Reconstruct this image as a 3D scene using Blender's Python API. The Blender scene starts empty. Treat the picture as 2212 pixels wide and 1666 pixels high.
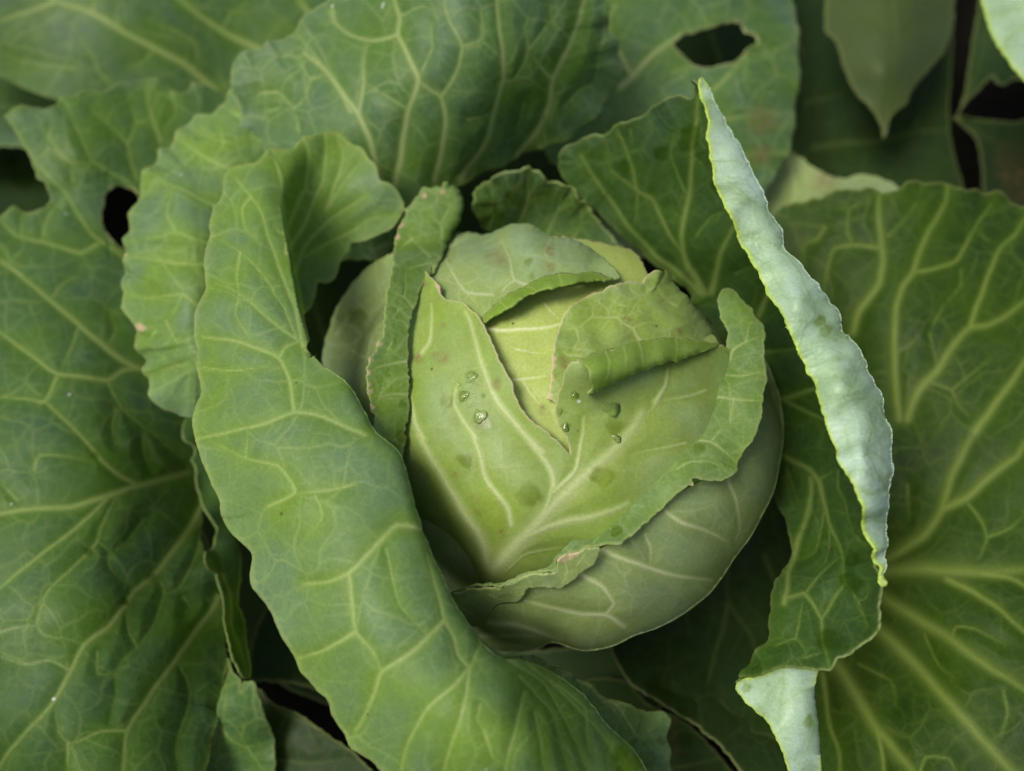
import bpy, math, random
import numpy as np
from mathutils import Vector
from mathutils.geometry import delaunay_2d_cdt

# ------------------------------------------------------------------ camera
SC = bpy.context.scene
ELEV = math.radians(58.0)
DIST = 27.5                                   # cm from the lens to the middle of the head
TGT = np.array([0.0, 0.0, 14.0])              # cm
FPX = 1770.0                                  # focal length in pixels of a 2212 px wide frame
CAM = TGT + DIST * np.array([0, -math.cos(ELEV), math.sin(ELEV)])
FWD = np.array([0, math.cos(ELEV), -math.sin(ELEV)])
UPV = np.array([0, math.sin(ELEV), math.cos(ELEV)])
RGT = np.array([1.0, 0, 0])
cam_d = bpy.data.cameras.new("camera")
cam = bpy.data.objects.new("camera", cam_d)
SC.collection.objects.link(cam)
SC.camera = cam
cam.location = Vector(CAM * 0.01)
cam.rotation_euler = (math.pi / 2 - ELEV, 0, 0)
cam_d.sensor_width = 36.0
cam_d.lens = FPX / 2212.0 * 36.0
cam_d.clip_start = 0.005
cam_d.clip_end = 50.0
cam_d.dof.use_dof = True
cam_d.dof.focus_distance = 0.218
cam_d.dof.aperture_fstop = 7.0

# ------------------------------------------------------------------ light: overcast daylight
SUN_EL, SUN_AZ = math.radians(60), math.radians(-112)      # azimuth measured from +Y towards +X
world = bpy.data.worlds.new("World")
SC.world = world
world.use_nodes = True
wn = world.node_tree
sky = wn.nodes.new("ShaderNodeTexSky")
sky.sky_type = 'NISHITA'
sky.sun_disc = False
sky.sun_elevation = SUN_EL
sky.sun_rotation = SUN_AZ
sky.air_density = 1.0
sky.dust_density = 6.0
sky.ozone_density = 1.0
wn.links.new(sky.outputs[0], wn.nodes["Background"].inputs[0])
wn.nodes["Background"].inputs[1].default_value = 0.062
sun_d = bpy.data.lights.new("sun", 'SUN')
sun_d.energy = 1.5
sun_d.angle = math.radians(24)
sun_d.color = (1.0, 0.96, 0.9)
sun = bpy.data.objects.new("sun", sun_d)
SC.collection.objects.link(sun)
sd = Vector((math.sin(SUN_AZ) * math.cos(SUN_EL), math.cos(SUN_AZ) * math.cos(SUN_EL), math.sin(SUN_EL)))
sun.rotation_euler = sd.to_track_quat('Z', 'Y').to_euler()
SC.view_settings.view_transform = 'Standard'
SC.view_settings.look = 'None'
SC.view_settings.gamma = 1.0
SC.view_settings.exposure = 1.2
SC.render.engine = 'CYCLES'
SC.cycles.use_denoising = True
SC.cycles.max_bounces = 8
SC.cycles.transmission_bounces = 6

rng = np.random.default_rng(7)

# ------------------------------------------------------------------ tracing helpers
K = 2212.0 / 4080.0
TILES = {'a': (0, 0, 1 / K), '2': (0, 0, .66038), '3': (1300, 0, .66038), '4': (2680, 0, .66038),
         '5': (0, 1000, .66038), '6': (0, 1972, .66038), '7': (1300, 1972, .7233), '8': (2680, 1700, .8235),
         '9': (1300, 850, .60024), '10': (2100, 950, .60024), '11': (1500, 1700, .60024),
         '12': (700, 450, .60024), 'q1': (2900, 700, .6002), 'q2': (2150, 250, .6604),
         'q3': (2000, 2200, .5877), 'q4': (2900, 1300, .6002)}


def O(t, s):
    ox, oy, k = TILES[t]
    out = []
    for p in s.split():
        x, y = p.split(',')
        out.append(((ox + float(x) * k) * K, (oy + float(y) * k) * K))
    return out


def V(t, *specs):
    """veins: 'width: x,y x,y ...' (width in tile pixels, tapering along the line)"""
    out = []
    k = TILES[t][2] * K
    for s in specs:
        w = None
        if ':' in s:
            w, s = s.split(':')
            w = float(w) * k
        out.append((O(t, s), w if w else 4.2))
    return out


def catmull(pts, step, closed, ten=1.0):
    P = np.array(pts, float)
    n = len(P)
    out = []
    m = n if closed else n - 1
    for i in range(m):
        if closed:
            p0, p1, p2, p3 = P[(i - 1) % n], P[i], P[(i + 1) % n], P[(i + 2) % n]
        else:
            p1, p2 = P[i], P[i + 1]
            p0 = P[i - 1] if i > 0 else 2 * p1 - p2
            p3 = P[i + 2] if i + 2 < n else 2 * p2 - p1
        d = np.linalg.norm(p2 - p1)
        if d < 1e-6:
            continue
        # centripetal tangents, limited so that long spans do not overshoot
        d0, d2 = max(np.linalg.norm(p1 - p0), 1e-6), max(np.linalg.norm(p3 - p2), 1e-6)
        m1 = ((p2 - p0) / (d0 + d) * d) * ten + (p2 - p1) * (1 - ten)
        m2 = ((p3 - p1) / (d2 + d) * d) * ten + (p2 - p1) * (1 - ten)
        k = max(1, int(round(d / step)))
        t = (np.arange(k) / k)[:, None]
        h = (2 * t**3 - 3 * t**2 + 1) * p1 + (t**3 - 2 * t**2 + t) * m1 + (-2 * t**3 + 3 * t**2) * p2 + (t**3 - t**2) * m2
        out.append(h)
    if not closed:
        out.append(P[-1:])
    return np.concatenate(out)


def inside(px, py, poly):
    x, y = poly[:, 0], poly[:, 1]
    x2, y2 = np.roll(x, -1), np.roll(y, -1)
    res = np.zeros(len(px), bool)
    for i in range(len(poly)):
        c = (y[i] > py) != (y2[i] > py)
        if c.any():
            xi = (x2[i] - x[i]) * (py[c] - y[i]) / (y2[i] - y[i] + 1e-12) + x[i]
            idx = np.nonzero(c)[0]
            res[idx] ^= px[idx] < xi
    return res


def tps(ctrl):
    c = np.array(ctrl, float)
    X = c[:, :2] / 500.0
    n = len(X)
    def phi(r2):
        return 0.5 * r2 * np.log(r2 + 1e-9)
    A = np.zeros((n + 3, n + 3))
    A[:n, :n] = phi(((X[:, None] - X[None]) ** 2).sum(-1)) + 0.004 * np.eye(n)
    A[:n, n] = A[n, :n] = 1
    A[:n, n + 1:] = X
    A[n + 1:, :n] = X.T
    b = np.zeros(n + 3)
    b[:n] = c[:, 2]
    w = np.linalg.solve(A, b)
    def f(px, py):
        q = np.stack([px, py], 1) / 500.0
        out = np.empty(len(q))
        for s in range(0, len(q), 20000):
            e = q[s:s + 20000]
            out[s:s + 20000] = phi(((e[:, None] - X[None]) ** 2).sum(-1)) @ w[:n] + w[n] + e @ w[n + 1:]
        return out
    return f


def rays(px, py):
    d = FWD[None] + ((px - 1106) / FPX)[:, None] * RGT[None] - ((py - 833) / FPX)[:, None] * UPV[None]
    return d


def at_height(px, py, z):
    d = rays(px, py)
    return CAM[None] + d * ((z - CAM[2]) / d[:, 2])[:, None]


HEADC = np.array([1.43, -1.1, 12.3])
HEADR = 7.45


def on_head(px, py, r):
    """where the line of sight meets a ball of radius r round the head's centre (grazing point when it misses)"""
    d = rays(px, py)
    d /= np.linalg.norm(d, axis=1)[:, None]
    oc = HEADC - CAM
    tc = d @ oc
    b2 = (oc @ oc) - tc**2
    rr = r**2 - b2
    # soft square root: the surface rolls over smoothly at the silhouette
    s = np.where(rr > 0.6, np.sqrt(np.maximum(rr, 1e-6)), 0.775 + (rr - 0.6) * 0.645)
    s = np.where(rr < -2.0, 0.775 - 2.6 * 0.645 + (rr + 2.0) * 0.12, s)
    return CAM[None] + d * (tc - s)[:, None]


def seg_dist(px, py, line, cutoff):
    """distance of points to a polyline, its parameter 0..1 and the index set touched"""
    n = len(px)
    best = np.full(n, 1e9)
    par = np.zeros(n)
    lo, hi = line.min(0) - cutoff, line.max(0) + cutoff
    idx = np.nonzero((px > lo[0]) & (px < hi[0]) & (py > lo[1]) & (py < hi[1]))[0]
    if len(idx) == 0:
        return best, par
    x, y = px[idx], py[idx]
    b = np.full(len(idx), 1e9)
    pr = np.zeros(len(idx))
    m = len(line) - 1
    for i in range(m):
        a, c = line[i], line[i + 1]
        lo, hi = np.minimum(a, c) - cutoff, np.maximum(a, c) + cutoff
        sel = np.nonzero((x > lo[0]) & (x < hi[0]) & (y > lo[1]) & (y < hi[1]))[0]
        if len(sel) == 0:
            continue
        e = c - a
        L = e @ e + 1e-9
        t = np.clip(((x[sel] - a[0]) * e[0] + (y[sel] - a[1]) * e[1]) / L, 0, 1)
        dd = np.hypot(x[sel] - a[0] - t * e[0], y[sel] - a[1] - t * e[1])
        u = dd < b[sel]
        b[sel[u]] = dd[u]
        pr[sel[u]] = (i + t[u]) / m
    best[idx] = b
    par[idx] = pr
    return best, par


def wobble(x, y, seed, wl, octaves=3):
    r = np.random.default_rng(seed)
    s = np.zeros_like(x)
    for o in range(octaves):
        for k in range(5):
            a = r.uniform(0, 2 * math.pi)
            f = 2 * math.pi / (wl * r.uniform(.7, 1.5) / 2**o)
            s += np.sin((x * math.cos(a) + y * math.sin(a)) * f + r.uniform(0, 6.28) + 1.3 * np.sin((x * math.sin(a) - y * math.cos(a)) * f * .6 + r.uniform(0, 6.28))) * (.5**o) * .3
    return s


def cell_net(px, py, cell, seed):
    """distance to the borders of irregular cells: the net of small veins between the traced ones"""
    r = np.random.default_rng(seed)
    wx = px + cell * .1 * wobble(px, py, seed + 1, cell * 1.6, 2)
    wy = py + cell * .1 * wobble(px, py, seed + 2, cell * 1.6, 2)
    J = r.uniform(.0, 1.0, (97, 97, 2))
    gx, gy = np.floor(wx / cell).astype(int), np.floor(wy / cell).astype(int)
    n = len(px)
    d1, d2 = np.full(n, 1e9), np.full(n, 1e9)
    s1, s2 = np.zeros((n, 2)), np.zeros((n, 2))
    for dx in (-2, -1, 0, 1, 2):
        for dy in (-2, -1, 0, 1, 2):
            jx, jy = gx + dx, gy + dy
            j = J[jx % 97, jy % 97]
            q = np.stack([(jx + j[:, 0]) * cell, (jy + j[:, 1]) * cell], 1)
            d = (q[:, 0] - wx) ** 2 + (q[:, 1] - wy) ** 2
            a = d < d1
            b = (~a) & (d < d2)
            d2 = np.where(a, d1, np.where(b, d, d2))
            s2 = np.where(a[:, None], s1, np.where(b[:, None], q, s2))
            d1 = np.where(a, d, d1)
            s1 = np.where(a[:, None], q, s1)
    return (d2 - d1) / (2 * np.linalg.norm(s2 - s1, axis=1) + 1e-6)


def vert_normals(P, T):
    n = np.cross(P[T[:, 1]] - P[T[:, 0]], P[T[:, 2]] - P[T[:, 0]])
    N = np.zeros_like(P)
    for k in range(3):
        for c in range(3):
            N[:, c] += np.bincount(T[:, k], n[:, c], len(P))
    return N / (np.linalg.norm(N, axis=1)[:, None] + 1e-12)


# ------------------------------------------------------------------ a leaf blade
def sheet(outline, z=None, head=None, zfun=None, holes=(), veins=(), step=4.4, jag=1.2, jagwl=26, pillow=.05,
          ridge=.02, ripple=0.0, rippleL=40, ripplewl=90, lump=.06, lumpwl=220, skirts=(), wet=(), stain=(), dry=(), seed=1, mat=0,
          halo=1.0, edgew=3.4, vw=1.0, net=None):
    """A blade bounded by an outline.  z: heights in cm at points of the blade; head: (radius, offsets) for a
    blade that hugs the head.  Returns vertex, triangle and attribute arrays (cm)."""
    r = np.random.default_rng(seed)
    loops = []
    for j, o in enumerate([outline] + list(holes)):
        c = catmull(o, step * 0.9, True)
        if jag:
            nx = np.roll(c, -1, 0) - np.roll(c, 1, 0)
            nx = np.stack([nx[:, 1], -nx[:, 0]], 1) / (np.linalg.norm(nx, axis=1)[:, None] + 1e-9)
            s = np.cumsum(np.linalg.norm(c - np.roll(c, 1, 0), axis=1))
            w = sum(np.sin(s / jagwl * 2 * math.pi * f + r.uniform(0, 6.28) + 2 * np.sin(s / jagwl * .8 + r.uniform(0, 6))) * a for f, a in ((.5, .8), (1, .6), (2.1, .35), (4.3, .2)))
            c = c + nx * (w * jag)[:, None]
        # drop points that crowd
        keep = [0]
        for i in range(1, len(c)):
            if np.linalg.norm(c[i] - c[keep[-1]]) > step * .45:
                keep.append(i)
        loops.append(c[keep])
    main = loops[0]
    lo, hi = main.min(0), main.max(0)
    gy = np.arange(lo[1], hi[1], step * .866)
    pts = []
    for i, y in enumerate(gy):
        far_row = y < -70 or y > 1736
        if far_row and i % 4:
            continue
        x = np.arange(lo[0] + (i % 2) * step * .5, hi[0], step)
        j = np.arange(len(x))
        far = (x < -70) | (x > 2282) | far_row
        x = x[~far | ((j % 4 == 0) & (i % 4 == 0))]
        pts.append(np.stack([x, np.full_like(x, y)], 1))
    G = np.concatenate(pts)
    G = G + r.uniform(-.12, .12, G.shape) * step
    ins = inside(G[:, 0], G[:, 1], main)
    for h in loops[1:]:
        ins &= ~inside(G[:, 0], G[:, 1], h)
    G = G[ins]
    B = np.concatenate(loops)
    # keep grid points clear of the border
    cell = {}
    for p in B:
        cell.setdefault((int(p[0] // step), int(p[1] // step)), []).append(p)
    dmin = np.full(len(G), 1e9)
    for l in loops:
        d, _ = seg_dist(G[:, 0], G[:, 1], np.vstack([l, l[:1]]), step)
        dmin = np.minimum(dmin, d)
    G = G[dmin > step * .45]
    allp = np.concatenate([B, G])
    edges = []
    off = 0
    for l in loops:
        n = len(l)
        edges += [(off + i, off + (i + 1) % n) for i in range(n)]
        off += n
    res = delaunay_2d_cdt([tuple(p) for p in allp], edges, [], 0, 1e-5, False)
    P2 = np.array([(v.x, v.y) for v in res[0]])
    T = np.array(res[2], int)
    cen = P2[T].mean(1)
    ok = inside(cen[:, 0], cen[:, 1], main)
    for h in loops[1:]:
        ok &= ~inside(cen[:, 0], cen[:, 1], h)
    T = T[ok]
    px, py = P2[:, 0], P2[:, 1]
    n = len(px)
    # --- position
    if head is not None:
        R0, offs = head
        rr = np.full(n, R0) if not offs else R0 + tps(offs)(px, py)
        P = on_head(px, py, rr)
    else:
        zz = zfun(px, py) if zfun else tps(z)(px, py)
        P = at_height(px, py, zz)
    # --- crests: the blade bends away from the eye before it goes out of sight
    for sk in skirts:
        i0 = int(np.argmin(np.hypot(*(main - np.array(sk[0])).T)))
        i1 = int(np.argmin(np.hypot(*(main - np.array(sk[1])).T)))
        ch = list(range(i0, i1 + 1)) if i0 <= i1 else list(range(i0, len(main))) + list(range(0, i1 + 1))
        vd = P - CAM[None]
        dep = vd @ FWD
        vd /= np.linalg.norm(vd, axis=1)[:, None]
        d, tt = seg_dist(px, py, main[ch], sk[2] * FPX / dep.min() + 2)
        q = np.clip(1 - d / (sk[2] * FPX / dep), 0, 1) * np.clip(np.minimum(tt, 1 - tt) / .06, 0, 1)
        P = P + vd * (sk[2] * (1 - np.sqrt(np.maximum(1 - q**2, .02))))[:, None]
    # --- veins
    vein = np.zeros(n)
    hal = np.zeros(n)
    dv = np.full(n, 1e9)
    for line, w in veins:
        w = w * vw
        c = catmull(line, 9.0, False, .6)
        if len(c) > 3:      # veins wander a little
            ph = r.uniform(0, 6.28, 2)
            s = np.arange(len(c))
            c = c + np.stack([np.sin(s * .9 + ph[0]), np.cos(s * .7 + ph[1])], 1) * .45
        d, t = seg_dist(px, py, c, 70)
        ww = w * (1.0 - .38 * t)
        g = np.exp(-(d / (ww * .62)) ** 1.55) * min(1.0, .45 + w * .06) * (1 - (.75 if w < 6 else .4) * t**2)
        vein = np.maximum(vein, g)
        hal = np.maximum(hal, np.exp(-(d / (ww * 1.8 + 11)) ** 1.2) * min(1, .55 + w * .05))
        dv = np.minimum(dv, np.maximum(d - ww * .4, 0))
    if net:
        cs, amp = net
        vis = wobble(px, py, seed + 70, cs * 3, 1)
        for c_, a_, w_ in ((cs, amp * .85, 2.7), (cs * .42, amp * .42, 2.2)):
            dn = cell_net(px, py, c_, seed + int(c_))
            a_ = a_ * np.clip(.75 + .5 * vis, .25, 1.1)
            vein = np.maximum(vein, a_ * np.exp(-(dn / w_) ** 2))
            hal = np.maximum(hal, .6 * a_ * np.exp(-(dn / (w_ + 7)) ** 1.2))
    N = vert_normals(P, T)
    flip = (N * (CAM[None] - P)).sum(1).sum() < 0
    if flip:
        T = T[:, ::-1]
        N = -N
    # --- margin
    skipm = np.zeros(len(main), bool)
    chains = []
    for sk in skirts:
        i0 = int(np.argmin(np.hypot(*(main - np.array(sk[0])).T)))
        i1 = int(np.argmin(np.hypot(*(main - np.array(sk[1])).T)))
        ch = list(range(i0, i1 + 1)) if i0 <= i1 else list(range(i0, len(main))) + list(range(0, i1 + 1))
        chains.append((ch, sk))
        skipm[ch] = True
    edge = np.zeros(n)
    hole_d = np.full(n, 1e9)
    de = np.full(n, 1e9)
    arc = np.zeros(n)
    tot = len(main) * step
    runs = []
    cur = []
    for i in list(range(len(main))) + [0]:
        if skipm[i]:
            if len(cur) > 1:
                runs.append(cur)
            cur = []
        else:
            cur.append(i)
    if len(cur) > 1:
        runs.append(cur)
    for run in runs:
        d, t = seg_dist(px, py, main[run], 130)
        u = d < de
        de[u] = d[u]
        arc[u] = (run[0] + t[u] * (len(run) - 1)) * step
    for h in loops[1:]:
        d, t = seg_dist(px, py, np.vstack([h, h[:1]]), 130)
        de = np.minimum(de, d)
        hole_d = np.minimum(hole_d, d)
    edge = np.exp(-(de / edgew) ** 2)
    # --- relief
    disp = pillow * (1 - np.exp(-(dv / 26.0) ** 1.3)) + ridge * vein
    disp += lump * wobble(px, py, seed + 50, lumpwl * 1.3, 1)
    if ripple:
        w = np.sin(arc / ripplewl * 2 * math.pi + 1.5 * np.sin(arc / ripplewl * 1.7 + seed)) + .5 * np.sin(arc / ripplewl * 4.4 + seed * 2)
        disp += ripple * w * np.exp(-de / rippleL)
    P = P + N * disp[:, None]

    def blob(lst, sd, soft=.4):
        a = np.zeros(n)
        for (x, y, rad) in lst:
            d = np.hypot(px - x, py - y) / rad + .3 * wobble(px, py, sd, rad * 2.2, 2)
            a = np.maximum(a, np.clip((1.2 - d) / soft, 0, 1))
        return a
    wa, sa, da = blob(wet, seed + 9), blob(stain, seed + 17, 1.0), blob(dry, seed + 23)
    da = np.maximum(da, .45 * np.exp(-(hole_d / 3.0) ** 2) * np.clip(.5 + wobble(px, py, seed + 3, 30, 1), 0, 1))
    # --- skirts: the blade goes on round a crest that the eye does not see past
    Pl, Tl = [P], [T]
    A1 = [np.stack([vein, hal, edge, sa], 1)]
    A2 = [np.stack([wa, da, np.clip(dv / 60, 0, 1), np.ones(n)], 1)]
    base = n
    N = vert_normals(P, T)
    for ch, sk in chains:
        ln = sk[4]
        # main loop vertices are the first len(main) vertices (cdt keeps order when nothing merges)
        ids = [int(np.argmin(np.hypot(px - main[i][0], py - main[i][1]))) for i in ch]
        m = len(ids)
        if m < 3:
            continue
        C = P[ids]
        Tn = np.gradient(C, axis=0)
        Nn = N[ids].copy()
        kz = 9
        ker = np.ones(kz) / kz
        def sm(a):
            ap = np.pad(a, ((kz // 2, kz // 2), (0, 0)), mode='edge')
            return np.stack([np.convolve(ap[:, c], ker, 'valid') for c in range(3)], 1)
        Tn, Nn = sm(Tn), sm(Nn)
        Nn /= np.linalg.norm(Nn, axis=1)[:, None] + 1e-9
        Ov = np.cross(Tn, Nn)
        Ov /= np.linalg.norm(Ov, axis=1)[:, None] + 1e-9
        inner = P[T].mean(1)
        # outward: away from the blade just inside
        test = []
        for q in range(0, m, max(1, m // 12)):
            o2 = C[q] + Ov[q] * .25
            dpix = (o2 - CAM)
            tq = dpix @ FWD
            qx, qy = 1106 + FPX * (dpix @ RGT) / tq, 833 - FPX * (dpix @ UPV) / tq
            test.append(not inside(np.array([qx]), np.array([qy]), main)[0])
        if sum(test) < len(test) / 2:
            Ov = -Ov
        vd = C - CAM[None]
        vd /= np.linalg.norm(vd, axis=1)[:, None]
        Op = Ov - (Ov * vd).sum(1)[:, None] * vd
        Op /= np.linalg.norm(Op, axis=1)[:, None] + 1e-9
        rows = []
        for k in range(1, 9):
            f = k / 8
            rows.append(C + vd * ln * f - Op * (.03 * ln * f + .12 * ln * f * f))
        prev = np.array(ids)
        for rw in rows:
            new = base + np.arange(m)
            q0, q1, q2, q3 = prev[:-1], prev[1:], new[1:], new[:-1]
            Tl.append(np.stack([q0, q1, q2], 1))
            Tl.append(np.stack([q0, q2, q3], 1))
            Pl.append(rw)
            A1.append(A1[0][ids] * np.array([1, 1, 0, 0]))
            A2.append(A2[0][ids])
            prev = new
            base += m
    return dict(P=np.concatenate(Pl), T=np.concatenate(Tl), a=np.concatenate(A1), b=np.concatenate(A2), mat=mat)


# ------------------------------------------------------------------ objects
def empty(name, loc, label=None, cat=None, parent=None):
    o = bpy.data.objects.new(name, None)
    SC.collection.objects.link(o)
    o.location = Vector(loc)
    o.empty_display_size = .02
    if label:
        o["label"] = label
        o["category"] = cat
    if parent:
        o.parent = parent
    return o


def mesh_obj(name, pieces, mats, parent=None, thick=.055, label=None):
    if isinstance(pieces, dict):
        pieces = [pieces]
    P, T, A, B, M = [], [], [], [], []
    off = 0
    for p in pieces:
        P.append(p['P'])
        T.append(p['T'] + off)
        A.append(p['a'])
        B.append(p['b'])
        M.append(np.full(len(p['T']), p['mat'], np.int32))
        off += len(p['P'])
    P, T, A, B, M = (np.concatenate(x) for x in (P, T, A, B, M))
    pl = np.zeros(3)
    if parent:
        q = parent
        while q:
            pl += np.array(q.location)
            q = q.parent
    P = P * .01 - pl
    me = bpy.data.meshes.new(name)
    me.vertices.add(len(P))
    me.vertices.foreach_set("co", P.astype(np.float32).ravel())
    me.loops.add(len(T) * 3)
    me.loops.foreach_set("vertex_index", T.astype(np.int32).ravel())
    me.polygons.add(len(T))
    me.polygons.foreach_set("loop_start", np.arange(0, len(T) * 3, 3, dtype=np.int32))
    me.polygons.foreach_set("material_index", M)
    me.update(calc_edges=True)
    me.validate()
    me.polygons.foreach_set("use_smooth", np.ones(len(me.polygons), bool))
    for nm, arr in (("leaf_a", A), ("leaf_b", B)):
        at = me.attributes.new(nm, 'FLOAT_COLOR', 'POINT')
        at.data.foreach_set("color", arr.astype(np.float32).ravel())
    for m in mats:
        me.materials.append(m)
    o = bpy.data.objects.new(name, me)
    SC.collection.objects.link(o)
    if parent:
        o.parent = parent
    if label:
        o["label"] = label
    if thick:
        md = o.modifiers.new("thickness", 'SOLIDIFY')
        md.thickness = thick * .01
        md.offset = -1
        md.use_rim = True
        md.use_rim_only = True
    return o


# ------------------------------------------------------------------ materials
def leafmat(name, green, blue, vein, edge=(.42, .46, .16), under=None, rough=.5, trans=.24, net=.2, bloom=.62,
            veinamt=.8, dark=None, wetmul=.55, seed=0.0, mott=.5, spec=.3, specks=0.0, streak=0.0, edgeamt=.22):
    m = bpy.data.materials.new(name)
    m.use_nodes = True
    nt = m.node_tree
    nt.nodes.clear()
    N, L = nt.nodes, nt.links

    def node(t, **kw):
        n = N.new(t)
        for k, v in kw.items():
            setattr(n, k, v)
        return n

    def val(x):
        return x if hasattr(x, 'is_linked') or hasattr(x, 'links') else x

    def setin(sock, x):
        if isinstance(x, (int, float)):
            sock.default_value = x
        elif isinstance(x, tuple):
            sock.default_value = (*x, 1.0) if len(x) == 3 and sock.type == 'RGBA' else x
        else:
            L.new(x, sock)

    def math_(op, a, b=0.0, c=None, clamp=False):
        n = node("ShaderNodeMath", operation=op, use_clamp=clamp)
        setin(n.inputs[0], a)
        setin(n.inputs[1], b)
        if c is not None:
            setin(n.inputs[2], c)
        return n.outputs[0]

    def mix(f, a, b, mode='MIX'):
        n = node("ShaderNodeMix", data_type='RGBA', blend_type=mode)
        setin(n.inputs[0], f)
        setin(n.inputs[6], a)
        setin(n.inputs[7], b)
        return n.outputs[2]

    def ramp(x, lo, hi, a=0.0, b=1.0):
        n = node("ShaderNodeMapRange", clamp=True)
        setin(n.inputs[0], x)
        for i, v in enumerate((lo, hi, a, b)):
            n.inputs[1 + i].default_value = v
        return n.outputs[0]

    tc = node("ShaderNodeTexCoord").outputs["Object"]
    mp = node("ShaderNodeMapping")
    L.new(tc, mp.inputs[0])
    mp.inputs["Location"].default_value = (seed * .37, seed * .21, seed * .13)
    co = mp.outputs[0]

    def noise(scale, detail=3, rough_=.55, vec=co):
        n = node("ShaderNodeTexNoise")
        L.new(vec, n.inputs["Vector"])
        n.inputs["Scale"].default_value = scale
        n.inputs["Detail"].default_value = detail
        n.inputs["Roughness"].default_value = rough_
        return n

    aa = node("ShaderNodeAttribute", attribute_name="leaf_a")
    ab = node("ShaderNodeAttribute", attribute_name="leaf_b")
    sa, sb = node("ShaderNodeSeparateColor"), node("ShaderNodeSeparateColor")
    L.new(aa.outputs["Color"], sa.inputs[0])
    L.new(ab.outputs["Color"], sb.inputs[0])
    vn, hl, ed, st = sa.outputs[0], sa.outputs[1], sa.outputs[2], aa.outputs["Alpha"]
    we, dr = sb.outputs[0], sb.outputs[1]

    n1 = noise(38, 3).outputs["Fac"]
    n2 = noise(140, 4, .6).outputs["Fac"]
    n3 = noise(1300, 3, .65).outputs["Fac"]
    # bluish wax bloom between the veins, yellower tissue along them
    bl = math_('MULTIPLY', math_('SUBTRACT', 1.0, math_('MULTIPLY', hl, .8)), ramp(n1, .34, .66, bloom - mott * .5, bloom + mott * .5), clamp=True)
    c = mix(bl, green, blue)
    c = mix(ramp(n2, .3, .7, 0, .35), c, mix(.55, c, (.02, .05, .008)))
    c = mix(ramp(noise(24, 2).outputs['Fac'], .5, .72, 0, .3), c, mix(1.0, c, (1.25, 1.15, .6), 'MULTIPLY'))
    # fine network of small veins
    wv = noise(55, 2)
    vadd = node("ShaderNodeVectorMath", operation='MULTIPLY_ADD')
    L.new(wv.outputs["Color"], vadd.inputs[0])
    vadd.inputs[1].default_value = (.014, .014, .014)
    L.new(co, vadd.inputs[2])
    vo = node("ShaderNodeTexVoronoi", feature='DISTANCE_TO_EDGE')
    L.new(vadd.outputs[0], vo.inputs["Vector"])
    vo.inputs["Scale"].default_value = 95
    netm = ramp(vo.outputs["Distance"], .0, .11, .8, 0.0)
    vo2 = node("ShaderNodeTexVoronoi", feature='DISTANCE_TO_EDGE')
    L.new(vadd.outputs[0], vo2.inputs["Vector"])
    vo2.inputs["Scale"].default_value = 290
    netm2 = ramp(vo2.outputs["Distance"], .0, .14, .3, 0.0)
    netm = math_('MAXIMUM', math_('MULTIPLY', netm, ramp(n1, .35, .6, .25, 1.0)), netm2)
    c = mix(math_('MULTIPLY', netm, net), c, mix(.55, green, vein))
    # traced veins
    c = mix(math_('MULTIPLY', vn, veinamt, clamp=True), c, vein)
    # margin
    c = mix(math_('MULTIPLY', ed, edgeamt), c, edge)
    # wear: brown rubbed stains, dry papery edges, specks of dirt
    stm = math_('MULTIPLY', math_('MULTIPLY', st, ramp(n3, .35, .6, .1, 1.0)), ramp(noise(330, 4, .65).outputs['Fac'], .38, .55, 0.1, 1.0))
    c = mix(math_('MULTIPLY', stm, .9), c, (.15, .095, .035))
    c = mix(math_('MULTIPLY', dr, ramp(n2, .3, .6, .5, 1.0)), c, (.42, .33, .2))
    if specks:
        vs = node("ShaderNodeTexVoronoi", feature='F1')
        L.new(co, vs.inputs["Vector"])
        vs.inputs["Scale"].default_value = 260
        sel = node("ShaderNodeSeparateColor")
        L.new(vs.outputs["Color"], sel.inputs[0])
        sp = math_('MULTIPLY', ramp(vs.outputs["Distance"], .07, .16, 1.0, 0.0), ramp(sel.outputs[0], 1 - specks, 1 - specks + .02))
        c = mix(math_('MULTIPLY', sp, .8), c, (.05, .035, .012))
        vs2 = node("ShaderNodeTexVoronoi", feature='F1')
        L.new(co, vs2.inputs["Vector"])
        vs2.inputs["Scale"].default_value = 120
        sel2 = node("ShaderNodeSeparateColor")
        L.new(vs2.outputs["Color"], sel2.inputs[0])
        sp2 = math_('MULTIPLY', ramp(vs2.outputs["Distance"], .04, .085, 1.0, 0.0), ramp(sel2.outputs[1], .9, .92))
        c = mix(math_('MULTIPLY', sp2, .7), c, (.6, .62, .55))
    # grain
    c = mix(.5, c, mix(1.0, c, ramp(n3, .25, .75, .72, 1.28), 'MULTIPLY'))
    # rubbed-off bloom in streaks (shows the greener tissue)
    rub = None
    if streak:
        mps = node("ShaderNodeMapping")
        L.new(co, mps.inputs[0])
        mps.inputs['Rotation'].default_value = (0, 0, 1.05)
        mps.inputs['Scale'].default_value = (.35, 1.3, 1.0)
        ns = noise(110, 5, .7, mps.outputs[0]).outputs["Fac"]
        rub = math_('MULTIPLY', ramp(ns, .53, .68), streak)
        c = mix(rub, c, (.13, .2, .05))
    # wet places lose their bloom: deeper, yellower green
    wetc = mix(1.0, mix(.65, c, green), (wetmul, wetmul * 1.02, wetmul * .45), 'MULTIPLY')
    c = mix(math_('MULTIPLY', we, ramp(n2, .3, .62, .25, .85)), c, wetc)
    # underside
    geo = node("ShaderNodeNewGeometry")
    if under:
        cu = mix(math_('MULTIPLY', vn, .6), mix(ramp(n2, .3, .7, 0, .3), under, green), vein)
        c = mix(geo.outputs["Backfacing"], c, cu)
    ro = math_('ADD', ramp(n2, .3, .7, rough - .06, rough + .08), math_('MULTIPLY', we, -.22))
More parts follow.
